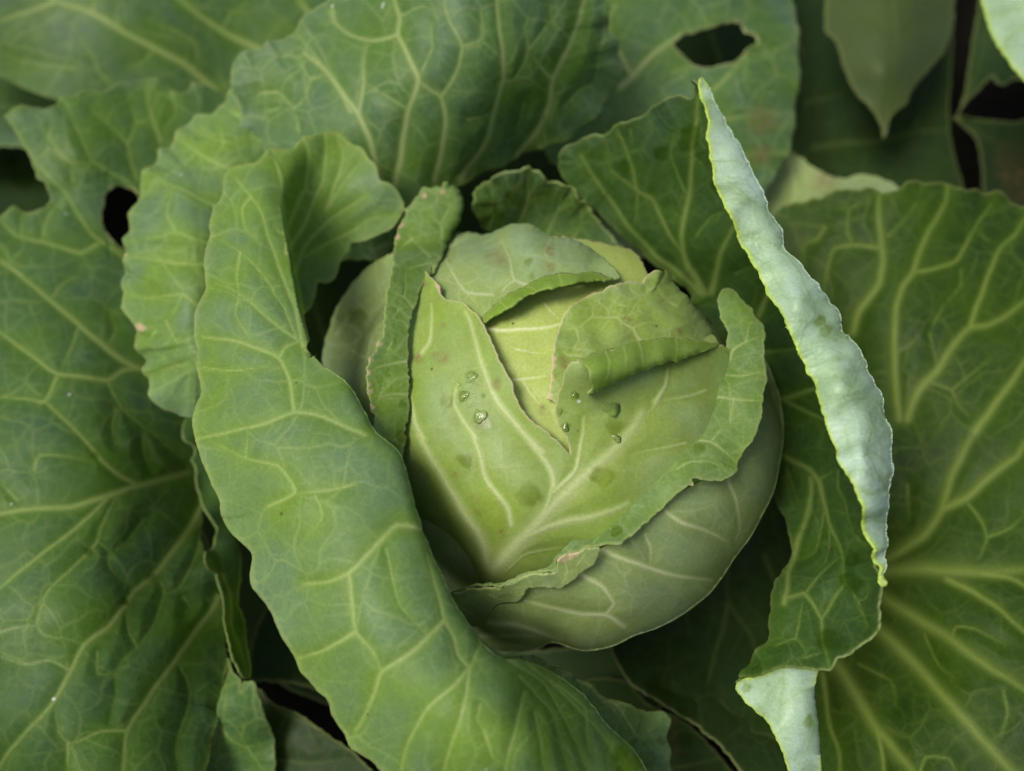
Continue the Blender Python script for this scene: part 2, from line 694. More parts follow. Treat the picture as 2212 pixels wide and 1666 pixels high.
    ro = math_('MAXIMUM', ro, .1)
    bs = node("ShaderNodeBsdfPrincipled")
    L.new(c, bs.inputs["Base Color"])
    L.new(ro, bs.inputs["Roughness"])
    bs.inputs["Specular IOR Level"].default_value = spec
    bh = math_('ADD', math_('MULTIPLY', noise(1100, 1).outputs["Fac"], .3), math_('MULTIPLY', noise(150, 1).outputs["Fac"], .8))
    bp = node("ShaderNodeBump")
    bp.inputs["Strength"].default_value = .22
    bp.inputs["Distance"].default_value = .0006
    L.new(bh, bp.inputs["Height"])
    L.new(bp.outputs[0], bs.inputs["Normal"])
    tr = node("ShaderNodeBsdfTranslucent")
    L.new(mix(1.0, c, (1.3, 1.35, .55), 'MULTIPLY'), tr.inputs["Color"])
    ms = node("ShaderNodeMixShader")
    ms.inputs[0].default_value = trans
    L.new(bs.outputs[0], ms.inputs[1])
    L.new(tr.outputs[0], ms.inputs[2])
    out = node("ShaderNodeOutputMaterial")
    L.new(ms.outputs[0], out.inputs[0])
    return m


VEIN = (.36, .42, .17)
UNDER = (.17, .25, .13)
M_outer = leafmat("outer_leaf", (.085, .165, .018), (.10, .175, .08), VEIN, under=UNDER, seed=1, mott=.7)
M_left = leafmat("left_leaf", (.06, .132, .008), (.046, .10, .05), (.26, .34, .1), under=UNDER, seed=2, mott=.8, specks=.04, spec=.18, bloom=.52)
M_near = leafmat("near_leaf", (.125, .225, .014), (.108, .19, .098), (.34, .43, .16), bloom=.62, spec=.2, trans=.28, veinamt=.7, under=UNDER, seed=3, mott=.8, specks=.03)
M_top = leafmat("top_leaf", (.074, .152, .014), (.066, .13, .074), (.34, .41, .17), under=UNDER, seed=4, mott=.8, specks=.03, spec=.2, bloom=.55)
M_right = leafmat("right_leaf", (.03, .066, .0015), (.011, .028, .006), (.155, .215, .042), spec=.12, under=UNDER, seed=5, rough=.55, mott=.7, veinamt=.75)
M_fold = leafmat("folded_leaf", (.04, .095, .005), (.036, .078, .034), (.21, .29, .08), under=UNDER, seed=6, trans=.34, rough=.48, mott=.7)
M_pale = leafmat("leaf_underside", (.25, .38, .19), (.34, .47, .38), (.15, .25, .09), edge=(.3, .42, .05), seed=7, streak=.5, bloom=.62, mott=.9, edgeamt=.9, trans=.15, net=.1, rough=.45, veinamt=.6)
M_head = leafmat("head_leaf", (.172, .262, .022), (.19, .275, .092), (.5, .55, .3), veinamt=.55, edge=(.40, .36, .19), under=(.3, .38, .14), seed=8, specks=.12, mott=.9, net=.1, trans=.15, edgeamt=.8)
M_inner = leafmat("inner_head_leaf", (.3, .385, .06), (.32, .4, .11), (.62, .66, .42), edge=(.36, .33, .16), seed=9, specks=.16, mott=.6, net=.15, trans=.15, edgeamt=.8)
M_htop = leafmat("upper_head_leaf", (.2, .28, .07), (.18, .26, .14), (.42, .48, .3), edge=(.3, .4, .1), seed=10, specks=.08, mott=.8, net=.12, trans=.15)
M_curl = leafmat("curled_margin", (.15, .25, .02), (.165, .26, .045), (.36, .43, .18), edge=(.45, .42, .22), seed=11, specks=.06, net=.2, mott=.8)
M_rim = leafmat("wrapper_rim", (.125, .22, .016), (.115, .2, .075), (.42, .5, .24), edge=(.5, .52, .22), under=UNDER, seed=12, mott=.9, trans=.3, spec=.2, net=.3)
M_wrap = leafmat("wrapper_leaf", (.22, .30, .075), (.2, .285, .14), (.46, .52, .28), seed=13, mott=.7, net=.12, veinamt=.95)
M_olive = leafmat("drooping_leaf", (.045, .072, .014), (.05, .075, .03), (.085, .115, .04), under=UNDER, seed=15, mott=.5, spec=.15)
M_dark = leafmat("shaded_leaf", (.016, .036, .004), (.015, .032, .011), (.07, .1, .03), under=UNDER, seed=14, mott=.6, spec=.1)  # shade on low and neighbouring leaves is put into this darkened base colour

# ------------------------------------------------------------------ ground
def soil():
    n = 90
    xs = np.linspace(-70, 70, n)
    X, Y = np.meshgrid(xs, xs + 15)
    Z = .5 * wobble(X.ravel(), Y.ravel(), 3, 14, 4) + .35 * wobble(X.ravel(), Y.ravel(), 4, 3, 3)
    me = bpy.data.meshes.new("soil")
    vs = np.stack([X.ravel(), Y.ravel(), Z], 1) * .01
    f = [(j * n + i, j * n + i + 1, (j + 1) * n + i + 1, (j + 1) * n + i) for j in range(n - 1) for i in range(n - 1)]
    me.from_pydata(vs.tolist(), [], f)
    me.polygons.foreach_set("use_smooth", np.ones(len(f), bool))
    o = bpy.data.objects.new("soil", me)
    SC.collection.objects.link(o)
    o["kind"] = "structure"
    o["label"] = "garden soil under the cabbage leaves, its colour darkened for the shade there"
    m = bpy.data.materials.new("soil")
    m.use_nodes = True
    nt = m.node_tree
    b = nt.nodes["Principled BSDF"]
    tx = nt.nodes.new("ShaderNodeTexNoise")
    tx.inputs["Scale"].default_value = 120
    tx.inputs["Detail"].default_value = 6
    cr = nt.nodes.new("ShaderNodeValToRGB")
    cr.color_ramp.elements[0].color = (.002, .0018, .001, 1)
    cr.color_ramp.elements[1].color = (.008, .007, .004, 1)  # darker than real wet soil: the shade under the leaves is in this colour
    tcn = nt.nodes.new("ShaderNodeTexCoord")
    nt.links.new(tcn.outputs["Object"], tx.inputs["Vector"])
    nt.links.new(tx.outputs["Fac"], cr.inputs[0])
    nt.links.new(cr.outputs[0], b.inputs["Base Color"])
    b.inputs["Roughness"].default_value = .95
    b.inputs["Specular IOR Level"].default_value = .04
    bp = nt.nodes.new("ShaderNodeBump")
    bp.inputs["Distance"].default_value = .004
    nt.links.new(tx.outputs["Fac"], bp.inputs["Height"])
    nt.links.new(bp.outputs[0], b.inputs["Normal"])
    me.materials.append(m)


soil()
plant = empty("cabbage_plant", (0, 0, 0), "green cabbage with a pale split head wrapped in broad waxy leaves", "cabbage")

# ------------------------------------------------------------------ outer leaves
# --- behind on the left
mesh_obj("outer_leaf", sheet(
    [(-420, -60), (-300, -260), (100, -380), (600, -350), (800, -120), (740, 60), (680, 260), (520, 340), (330, 330)] + O('2', "520,730 350,612 200,562 60,492 0,474 -120,450 -700,350"),
    z=[(0, 0, 13.5), (400, 0, 12.6), (700, 0, 11.4), (0, 170, 11), (300, 250, 9.4), (520, 150, 10), (700, 200, 9), (-80, -80, 14.4), (250, 100, 11.9), (-400, 0, 15), (100, -350, 16), (600, -330, 14)],
    veins=V('2', "30:1290,540 1130,400 930,290 740,190 560,80 330,0 200,-80", "28:1570,300 1440,240 1330,180 1200,90 1090,0 1000,-80", "22:330,5 160,70 0,130",
            "14:565,80 570,0", "26:1860,80 1800,0", "650,480 590,430 560,340 480,230", "450,410 300,400 150,370 0,330", "1180,260 1080,200 900,130", "1180,260 1190,340 1150,430",
            "930,290 860,380 760,400", "740,190 700,100 720,20", "1330,180 1400,80 1500,20"),
    net=(100, 0.36), seed=1, step=5, lump=.1), [M_left], plant)
mesh_obj("outer_leaf", sheet(
    [(-350, 20), (60, 180), (160, 230), (260, 300), (200, 380), (120, 345), (60, 322), (0, 318), (-350, 330)],
    z=[(-80, 150, 8.2), (0, 200, 8.2), (0, 310, 7.4), (120, 250, 7.8), (200, 340, 7)], veins=V('2', "10:0,640 150,660 300,700"), seed=2, step=5), [M_left], plant)
mesh_obj("outer_leaf", sheet(
    [(-350, 250), (100, 250), (170, 300), (190, 380), (170, 470), (120, 540), (60, 560), (-350, 600)],
    z=[(-80, 300, 5), (0, 450, 4), (120, 430, 3.6), (280, 480, 2.6), (450, 550, 2.4), (300, 620, 2.2)],
    veins=V('2', "10:0,1010 160,1020 260,1050", "8:640,1400 760,1380 830,1390"), wet=[(50, 385, 26), (20, 350, 18)], seed=3, step=5), [M_dark], plant)

# --- the big left leaf with the bite and the hole
L2_out = (O('2', "25,700 70,665 130,635 250,655 310,660 345,620 375,580 440,585 500,540 560,560 630,560 700,515 790,495 880,485 960,490 1005,510 1040,550 1090,578 1130,570 1150,540 1165,508 1200,525 1250,530 1290,545")
          + [(510, 225), (560, 300), (590, 420), (560, 560), (530, 700), (490, 830), (470, 900), (462, 960)]
          + O('6', "1225,-100 1222,100 1232,330 1290,500 1322,600 1340,700 1368,850 1383,1000 1370,1130 1340,1280 1290,1450 1240,1666 1150,2100 600,2500 -300,2600")
          + [(-420, 1750), (-520, 1350), (-500, 900), (-330, 560), (-120, 470)]
          + O('2', "0,1300 95,1250 130,1275 180,1287 240,1277 280,1250 300,1210 297,1150 275,1110 235,1080 205,1010 190,960 150,900 110,820 70,760"))
mesh_obj("outer_leaf", sheet(
    L2_out, holes=[O('2', "640,1180 670,1140 720,1120 770,1130 825,1165 870,1250 860,1400 800,1520 745,1505 690,1470 650,1410 625,1380 620,1320 615,1280 635,1230")],
    z=[(10, 250, 14), (300, 190, 13.2), (450, 210, 12.5), (70, 440, 12.4), (300, 560, 10.6), (0, 700, 12.6), (200, 760, 12.1), (430, 880, 9.4), (0, 1000, 12.8), (220, 1000, 12.1),
       (420, 1040, 8.9), (0, 1300, 12.4), (250, 1300, 11.6), (470, 1250, 8.6), (100, 1600, 11.4), (300, 1600, 10.2), (490, 1500, 8.1), (450, 1700, 8.3), (460, 500, 10), (170, 330, 13.3), (-60, 1700, 12), (-480, 1000, 12.5), (-450, 1500, 12), (100, 2000, 10), (-300, 600, 12.8)],
    veins=V('2', "16:750,1560 650,1490 560,1420 470,1290 400,1170 300,1070 220,980 130,830 50,740", "14:830,1160 750,1080 640,1020 560,970 470,780 385,610", "300,840 430,980 560,970", "440,1100 430,980",
            "14:830,1080 800,1000 770,870 680,770 560,665", "16:970,860 930,750 900,650 885,500", "820,740 920,735", "770,870 820,750 790,640", "18:590,1480 490,1530 380,1500 250,1460 110,1430 0,1330",
            "130,1420 130,1300", "22:130,1660 0,1560", "300,840 310,740", "430,980 300,900 220,980", "1040,560 1060,700 970,800", "250,1460 300,1300 400,1170")
    + V('5', "28:840,710 760,670 640,580 480,450 300,300 130,150 0,60", "22:840,705 740,720 650,780 500,755 350,740 180,620 0,490 -100,420", "18:340,760 270,910 150,890 0,880",
        "22:820,1425 720,1360 620,1270 540,1170 430,1060 270,910", "34:1130,1340 960,1390 820,1425 620,1490 430,1540 200,1550 0,1580 -120,1600", "12:650,780 700,900 760,980 900,1090 1060,1230 1130,1300",
        "700,960 680,1040 690,1160", "210,1330 240,1240 400,1240 540,1270", "100,1500 0,1400", "700,1480 640,1600 600,1666", "480,450 440,560 350,740", "300,300 380,200 480,140", "860,1110 870,1250 900,1330", "640,580 700,480 660,380")
    + V('6', "20:640,30 560,110 480,180 310,310 150,440 0,570", "14:660,90 610,200 590,280 450,430 310,570 270,650 230,780 265,845 400,870 510,905", "8:590,280 660,330 665,430 740,500 810,555",
        "30:1210,70 1150,200 1040,350 940,480 820,580 760,670 650,800 510,905 430,1060 320,1260 180,1410 70,1530 -20,1660", "30:1325,600 1260,720 1170,840 1060,1000 960,1130 880,1250 800,1370 765,1430 740,1666",
        "10:1220,220 1200,330 1130,480 1070,575 995,600 960,700 920,800 830,920 740,1000 700,1080 700,1200 660,1380", "995,600 985,540 945,490", "12:1070,1010 1130,1100 1160,1200 1130,1320 1080,1450 1060,1560 1070,1666",
        "14:765,1420 600,1430 430,1500 360,1440 340,1330 330,1260", "16:410,1500 410,1666", "12:0,830 100,800 220,790", "590,950 590,1080 700,1080", "16:1383,1000 1350,1200 1290,1450 1240,1660", "830,920 780,820 760,680",
        "870,150 760,290 690,330", "1100,620 1140,680 1110,720", "430,1060 300,1000 150,1020 0,980"),
    ripple=.05, wet=[(190, 1190, 9)] + [(x, y, 9) for x, y in ((203, 985), (345, 1560), (270, 1300), (330, 1245))], net=(85, 0.36), seed=4, step=4.3, lump=.1, pillow=.09), [M_left], plant)
# the crumpled strip and lobe along its right-hand border
mesh_obj("outer_leaf", [sheet(
    O('5', "1140,1000 1110,1040 1095,1100 1110,1160 1168,1190 1165,1230 1150,1265 1178,1310 1190,1400 1212,1500")
    + O('6', "1225,110 1280,170 1310,205 1298,280 1285,320 1250,330 1235,400 1260,440 1320,480 1325,560 1335,660 1365,830 1385,960 1420,1050 1470,1110 1505,1100 1500,950 1485,780 1440,650 1440,500 1420,300 1400,100 1360,-100")
    + O('5', "1350,1250 1280,1000"),
    z=[(400, 900, 10.2), (420, 1000, 9.8), (440, 1090, 9.6), (480, 1180, 9.9), (480, 1260, 9.9), (500, 1350, 9.8), (525, 1450, 9.4), (500, 1000, 9), (520, 1250, 8.6), (500, 1420, 9.9)],
    veins=V('6', "10:1350,470 1385,620 1410,780 1440,900 1480,1090", "8:1300,190 1290,280 1340,370 1355,470"), seed=5, step=4, lump=.12, lumpwl=70),
    sheet(O('6', "1385,985 1420,1075 1455,1120 1465,1195 1482,1130 1530,1125 1555,1200 1600,1320 1640,1430 1665,1560 1650,1720 1590,1850 1200,1850 1290,1450 1350,1200"),
          z=[(500, 1440, 8.6), (545, 1480, 9.3), (590, 1600, 7.4), (590, 1700, 7), (470, 1600, 7.7), (520, 1560, 8.4)],
          veins=V('6', "10:1320,1390 1400,1480 1490,1520 1590,1500", "8:1480,1380 1450,1480", "10:1490,1520 1560,1620 1590,1680", "8:1310,1400 1290,1560"), net=(60, 0.45), seed=6, step=4.2, ripple=.06)], [M_left], plant)

# --- scalloped leaf behind the near one
mesh_obj("outer_leaf", sheet(
    O('2', "1430,575 1390,595 1330,615 1300,660 1280,705 1180,705 1120,740 1085,780 1065,830 990,890 940,950 910,1010 870,1070 840,1110 835,1170 825,1250 800,1310 770,1420 755,1490 765,1540")
    + O('5', "765,20 780,50 740,110 730,160 735,250 725,300 735,350 770,395 830,440 835,490 818,530 830,580 845,640 870,740 900,820 940,890 1000,945 1060,975 1130,990")
    + [(470, 890), (560, 850), (620, 720), (650, 560), (690, 420), (690, 330), (620, 250), (560, 205)],
    z=[(500, 230, 15.6), (390, 260, 14.6), (300, 400, 14.6), (268, 560, 14.4), (262, 640, 14.4), (300, 740, 13.9), (345, 860, 13.4), (400, 893, 13), (400, 480, 16), (400, 650, 15.6), (440, 800, 14.6), (560, 520, 14.2), (600, 320, 15), (560, 760, 13)],
    veins=V('2', "16:1400,1030 1290,980 1160,900 1060,830", "8:1360,880 1290,980", "8:1220,820 1360,880 1560,830", "18:1680,870 1600,800 1500,720 1400,680", "12:1300,1240 1200,1200 1040,1130 870,1100", "12:1260,1470 1200,1450 1060,1400 900,1450 820,1480", "1230,1600 1000,1580 790,1560",
            "1060,1400 1010,1290 1060,1130", "1360,880 1330,760")
    + V('5', "1250,90 1000,70 800,50", "12:1200,350 1110,270 900,275 740,265", "8:1000,420 1080,550 1170,510", "10:1130,680 1000,710 890,750", "1110,270 1020,400", "960,480 900,560"),
    ripple=.13, rippleL=60, ripplewl=75, lump=.14, lumpwl=120, pillow=.08, net=(70, 0.45), seed=7, step=4.2, dry=[(O('5', "778,40")[0][0], O('5', "778,40")[0][1], 6), (O('5', "870,460")[0][0], O('5', "870,460")[0][1], 9)], edgew=6), [M_near], plant)

# --- near leaf curling across the left of the head
strip = tps([(585, 320, 17.9), (490, 380, 17.8), (450, 520, 18.0), (425, 750, 18.1), (425, 900, 18.1), (450, 1030, 18.0), (540, 1190, 17.8), (600, 1350, 17.4), (690, 1510, 16.9), (830, 1666, 16.3),
             (560, 420, 18.7), (530, 560, 18.9), (530, 720, 19.0), (580, 900, 19.15), (660, 1060, 19.15), (750, 1220, 18.95), (850, 1400, 18.5), (950, 1600, 17.8),
             (612, 440, 18.4), (635, 600, 18.8), (660, 750, 19.0), (750, 850, 19.2), (850, 1000, 19.1), (905, 1150, 18.8), (955, 1270, 18.4), (1040, 1390, 17.6), (1200, 1470, 15.4), (1350, 1620, 13.8), (1100, 1480, 17.6), (1180, 1600, 17.2), (1100, 1900, 14), (1350, 1900, 12.5), (900, 1800, 15)])
fan = tps([(640, 300, 17.6), (700, 285, 17.4), (770, 330, 17), (830, 400, 16.6), (870, 430, 16.2), (620, 530, 15.9), (700, 480, 16.1), (790, 470, 15.8), (760, 560, 15.0), (680, 620, 14.8), (660, 700, 14.4), (600, 600, 15.4), (610, 440, 17.2), (720, 380, 16.8)])
CREASE = catmull([(596, 300), (602, 360), (606, 440), (620, 520), (641, 640), (668, 760)], 6, False)


def near_z(px, py):
    a, b = strip(px, py), fan(px, py)
    cx = np.interp(py, CREASE[:, 1], CREASE[:, 0])
    w = 5 + np.clip(500 - py, 0, 250) * .3
    m = np.clip((px - cx) / w * .5, 0, 1)
    m = m * m * (3 - 2 * m)
    m = np.where(py > 775, 0, m)
    return a * (1 - m) + b * m


L4_out = (O('12', "880,1590 872,1480 852,1370 850,1340 900,1290 932,1200 945,1130 1000,1130 1050,1110 1080,1050 1090,1000 1130,940 1160,910 1165,862 1230,862 1350,812 1440,770 1490,700 1520,640 1500,570 1470,510 1420,470 1360,450 1340,370 1290,310 1240,235 1180,210 1130,160 1080,120 1040,125 990,125 900,155 850,150 810,190 780,225 720,230 640,230 610,250 580,300 550,335 450,350 390,370 350,400 320,470 315,540 290,590 245,610 250,650 240,710 235,770 245,830 225,900 210,1000 205,1100 195,1190 160,1280 140,1380 120,1480")
          + O('5', "1165,520 1180,600 1180,700 1200,800 1210,850 1190,950 1180,1050 1190,1150 1210,1230 1250,1330 1300,1430 1340,1510 1345,1600")
          + O('6', "1340,100 1350,170 1400,240 1480,300 1520,370 1510,460 1520,530 1560,610 1640,720 1700,830 1770,960 1790,1050 1850,1130 1910,1190 1980,1240 2010,1320 2060,1420 2120,1520")
          + O('7', "200,1420 260,1470 330,1530 420,1640 560,1800 800,2050 1300,2150 1700,2000 1820,1780 1760,1600 1740,1500 1680,1410 1590,1320 1510,1230 1470,1170 1400,1090 1290,1010 1180,950 1060,915 960,905 915,885 860,820 800,740 720,620 650,470 590,330 550,230 520,130 490,70 470,0")
          + O('9', "490,1650 430,1560 330,1470 240,1320 170,1200 100,1110 0,1040"))
mesh_obj("outer_leaf", sheet(
    L4_out, zfun=near_z,
    veins=V('12', "20:840,1560 810,1400 790,1290 720,1120 660,950 600,780 570,660 500,560 400,440", "24:735,930 740,770 710,570 700,440 640,240", "20:750,760 800,650 850,540 880,500 890,250 840,160", "24:735,930 790,850 870,720 930,560 980,450 1000,250 990,130",
            "18:1000,640 1050,500 1090,380 1110,270 1060,140", "14:1020,620 1100,480 1220,330", "20:800,1060 850,900 960,770 1050,690 1250,560", "15:850,960 1000,870 1160,790 1300,700 1450,680", "12:800,1500 720,1300 640,1180 590,1080", "10:650,1180 530,1020 430,930 280,840", "8:800,1500 700,1450 560,1300 350,1200 190,1160",
            "430,930 410,1100 440,1300", "870,510 940,540 980,450", "740,770 700,800 640,740", "500,560 440,640 460,760 540,860")
    + V('5', "16:1800,550 1700,480 1580,380 1450,260 1300,200", "20:1770,960 1740,760 1680,650 1550,590 1400,540 1220,520", "18:1690,640 1720,590 1800,560", "20:2200,1110 2120,1080 1950,1000 1780,970 1600,1040 1400,1090 1190,1140", "16:1620,1540 1780,1460 1740,1370 1680,1300 1480,1250 1280,1150",
        "16:2120,1410 1950,1450 1780,1460", "8:1450,260 1430,400 1550,590", "8:1220,700 1400,720 1600,700 1700,720", "8:1480,1250 1500,1080", "10:1900,1480 1950,1600 1920,1666")
    + V('7', "26:560,190 390,165 300,250 130,430 0,480 -120,490", "18:130,430 150,600 170,750 260,850 310,970", "20:170,750 0,850 -150,900", "24:650,690 560,780 450,880 310,970 270,1080 220,1200 160,1300", "18:650,690 620,560 580,420 560,330", "20:650,690 700,780 730,880 790,950 830,860 850,800",
        "18:790,950 770,1100 730,1260 680,1400 650,1521", "18:790,950 700,1050 560,1170 490,1290 440,1400 420,1500", "16:1090,1090 1050,1260 990,1480 980,1600", "14:1150,1200 1180,1350 1200,1521", "14:870,1300 920,1450 980,1480", "12:1000,915 1200,1040 1350,1300 1440,1521 1460,1600",
        "14:1230,1020 1420,1170 1440,1350 1450,1420", "12:1100,930 1300,1090 1500,1300 1620,1500", "10:850,1150 830,1240 870,1300", "12:1060,1000 1250,1200 1300,1400 1340,1521", "10:330,300 400,600 560,780"),
    skirts=[(O('7', "1790,1690")[0], O('9', "0,1040")[0], .28, 105, 4)],
    wet=[(O('7', x)[0][0], O('7', x)[0][1], 16) for x in ("1620,1430", "1680,1480", "1640,1500")] + [(450, 405, 12)],
    ripple=.035, ripplewl=150, lump=.06, lumpwl=240, pillow=.06, jag=.7, jagwl=34, ridge=-.01, net=(105, 0.42), seed=8, step=4.0, edgew=8), [M_near], plant,
    label="leaf rolled outwards along its length, lighter green")

# --- top leaves
mesh_obj("outer_leaf", sheet(
    O('2', "1440,600 1410,560 1395,480 1395,400 1420,350 1470,315 1540,300 1590,300 1620,260 1660,245 1720,240 1790,205 1810,150 1850,90 1920,40 2000,0") + [(760, -90), (850, -260), (1080, -320), (1260, -180), (1305, 0), (1315, 60), (1332, 110), (1340, 160)]
    + O('3', "1760,490 1700,600 1600,720 1450,830 1300,900 1150,950 1000,1020 870,1080 760,1140") + [(900, 490), (800, 560), (640, 520), (560, 400), (525, 300)],
    z=[(510, 180, 16.6), (560, 300, 15.2), (640, 70, 17.7), (740, 0, 18.6), (900, 0, 20.3), (1100, 0, 20.3), (1290, 0, 18.6), (1330, 150, 16.3), (870, 220, 18), (1050, 220, 17.8), (1200, 250, 16.2), (880, 420, 14.6), (1000, 390, 14.5), (1120, 330, 14.7), (700, 350, 15.9), (700, 500, 13.5), (900, -90, 21), (1250, -90, 19.5), (1050, -300, 22.4)],
    veins=V('3', "28:330,1090 300,1000 260,850 200,700 120,590 0,430 -120,330", "16:200,690 230,500 220,400 240,240", "30:410,1130 450,970 470,800 500,650 555,490 500,350 430,210 440,110 430,60 400,-60", "16:430,205 320,240 240,240 120,200 50,140 0,150", "12:50,140 20,60", "24:650,1090 700,860 720,700 690,590 620,540 555,490",
            "16:690,590 760,490 800,400 820,280 740,120 710,40 720,-40", "10:820,280 930,240 940,60", "10:490,660 380,590 240,500", "26:800,1070 930,900 1010,680 1065,480 1050,200 1040,0 1040,-80", "14:1065,490 1130,480 1210,320 1200,150", "12:1210,310 1350,130 1350,40", "14:1370,470 1340,460 1220,320",
            "28:1150,950 1280,790 1350,640 1370,470 1430,350 1500,200 1560,0 1580,-80", "10:1440,650 1530,550 1620,500 1640,300", "8:440,100 560,40 640,50", "8:850,710 950,690 1010,660", "8:580,420 640,280 620,120", "8:930,240 1000,300", "10:1640,300 1680,180 1660,60", "8:1200,620 1160,760 1100,870")
    + V('2', "16:2120,680 2080,600 1990,450 1900,340 1800,215", "10:1560,560 1680,560 1780,650 1850,590 1870,480 1800,360 1720,340", "10:1820,800 1800,730 1780,650", "1620,670 1700,650", "1870,480 1990,450", "2010,60 2040,160 2130,210"),
    ripple=.08, lump=.12, lumpwl=200, pillow=.11, net=(90, 0.4), seed=9, step=4.2), [M_top], plant)
mesh_obj("outer_leaf", sheet(
    [(1240, -90), (1260, -300), (1500, -420), (1680, -250), (1712, 0), (1722, 60), (1725, 120), (1722, 200), (1715, 260), (1706, 325), (1685, 365), (1655, 410), (1640, 500), (1560, 540), (1380, 430), (1190, 350), (1180, 300), (1250, 150)],
    holes=[O('4', "10,265 60,215 150,190 240,165 300,140 370,138 420,160 445,200 490,230 500,270 440,300 420,340 370,370 300,385 230,410 160,400 90,360 40,310")],
    z=[(1290, 0, 14.6), (1350, 170, 12.8), (1500, 0, 14), (1700, 0, 12), (1720, 250, 10.8), (1500, 250, 12), (1600, 450, 9.2), (1400, 350, 11), (1200, 320, 11.5), (1500, -90, 15), (1620, 150, 12.6), (1480, -400, 16.5)],
    veins=[([(1340, 190), (1367, 165), (1403, 125), (1442, 93), (1470, 75)], 10), ([(1367, 165), (1345, 130), (1324, 90), (1312, 47), (1330, 10)], 8)] + V('4', "14:250,540 380,410 450,330 560,310", "12:300,720 450,700 600,680", "10:0,440 100,400", "10:560,310 680,280", "8:450,330 430,500 520,600", "10:250,540 200,700 250,900"),
    stain=[(O('4', "560,740")[0][0], O('4', "560,740")[0][1], 40), (1640, 340, 30)], net=(80, 0.4), seed=10, step=5, ripple=.08, edgew=4), [M_top], plant, label="leaf with a dark ragged hole eaten through it")
mesh_obj("outer_leaf", sheet(
    O('3', "890,1180 920,1120 980,1095 1010,1060 1070,1045 1120,1020 1170,1025 1215,1010 1260,1035 1300,1040 1340,1085 1390,1100 1440,1110 1500,1160 1560,1220 1640,1330 1720,1430 1800,1520 1800,1660") + [(1200, 620), (1080, 560)] + O('3', "1000,1400 960,1390 920,1340 890,1270 880,1220"),
    z=[(1030, 400, 15.6), (1130, 365, 16.4), (1230, 400, 16), (1330, 530, 14), (1130, 480, 13.4), (1030, 470, 15), (1200, 600, 12), (1230, 480, 14)],
    veins=V('3', "14:1160,1350 1220,1200 1210,1030", "12:1340,1400 1400,1270 1430,1130", "10:1100,1220 1130,1130", "12:1480,1450 1540,1360", "8:1000,1300 1000,1100", "8:1220,1200 1320,1180"), wet=[(1050, 460, 30), (1110, 425, 18)],
    ripple=.06, ripplewl=60, jag=1.8, jagwl=16, net=(60, 0.4), seed=11, step=4), [M_top], plant)

# --- the right-hand leaf: dark face, margin folded over to show the pale underside
R1A = sheet(
    O('q2', "115,600 120,550 150,510 240,470 320,430 390,430 470,370 550,345 620,320 680,265 760,220 830,195 890,205 915,215 930,170 940,140 930,105 950,96 975,112 1060,330 1150,550 1250,750 1400,1000 1550,1250 1700,1450")
    + [(1780, 830), (1850, 930), (1885, 1040), (1890, 1130)] + O('8', "1000,690 1014,760 1018,830 1022,960 990,1010 940,1070 880,1110 800,1150 770,1170 680,1185 620,1170 560,1168 490,1185 400,1213 330,1222 312,1245 380,1140 440,1050 468,980 490,830 530,720 560,620 560,500 480,300")
    + [(1620, 1000), (1590, 880), (1540, 700), (1480, 660)] + O('q2', "920,1420 800,1300 640,1180 500,1040 350,900 200,750 120,660"),
    z=[(1210, 320, 16.5), (1330, 260, 18.3), (1490, 205, 20.3), (1510, 172, 21), (1400, 450, 15.6), (1540, 640, 14), (1300, 480, 14.5), (1560, 400, 18.5), (1620, 600, 16.5), (1700, 800, 14.2), (1640, 800, 12.5), (1760, 900, 15), (1850, 1000, 16.5), (1680, 1000, 11.4), (1780, 1150, 14.6), (1720, 1250, 14.4),
       (1900, 1200, 17.4), (1905, 1340, 17.2), (1800, 1430, 16.2), (1700, 1300, 15), (1640, 1440, 14.4), (1605, 1465, 14), (1700, 1440, 15.6), (1800, 1300, 15.4)],
    veins=V('q2', "30:980,1400 900,1240 870,1130 875,950 900,770 930,560 940,400 955,200", "12:870,790 830,680 790,540 820,430", "20:1000,1400 850,1120 760,980 680,830 590,770 560,650 520,520 470,400", "10:590,770 590,900 570,1000", "24:960,1390 850,1280 680,1150 560,1010 450,860 340,700 250,560", "12:590,770 430,640 400,540", "32:1030,1390 1090,1180 1170,1020 1200,950",
            "10:960,1040 1050,920 1120,900", "30:1320,1530 1360,1430 1420,1330", "10:1170,1280 1270,1230", "8:930,560 1000,620", "8:550,400 560,520", "8:870,950 790,880")
    + V('q4', "16:240,170 330,165 440,150 560,140", "36:230,480 380,480 480,450 560,420 640,390", "22:380,490 500,560 620,620 700,650", "30:340,840 450,900 560,960 620,1040 650,1200 670,1320 750,1490", "24:560,1010 570,1120 520,1260 440,1440 400,1560 390,1666", "12:620,1020 730,950", "12:740,960 740,1080 790,1180 820,1380", "10:850,1390 900,1450 930,1460", "12:750,1490 780,1600 800,1666",
        "12:640,1230 560,1480 440,1540", "10:670,1320 640,1560 570,1640", "10:400,940 450,1080 490,1200")
    + V('8', "16:560,840 620,820 640,815 720,925 720,1020 740,1090 760,1160", "10:650,810 720,710 830,610", "12:720,925 800,810 840,760 830,680 820,600", "8:840,760 900,840 940,830 945,740", "8:900,850 950,980", "8:490,1050 590,1020 640,1080 660,1120", "8:590,1020 620,900 640,815", "8:640,1120 730,1090", "20:545,860 560,800 570,650 620,500 670,400 690,270"),
    wet=[(1560, 400, 20), (1490, 300, 26), (1430, 330, 16), (1290, 330, 14), (1350, 360, 14), (1620, 1450, 26), (1840, 1260, 24), (1800, 1390, 30), (1850, 1210, 20)],
    net=(66, 0.3), seed=12, step=4.2, ripple=.05, lump=.1, lumpwl=160, pillow=.1, mat=0)
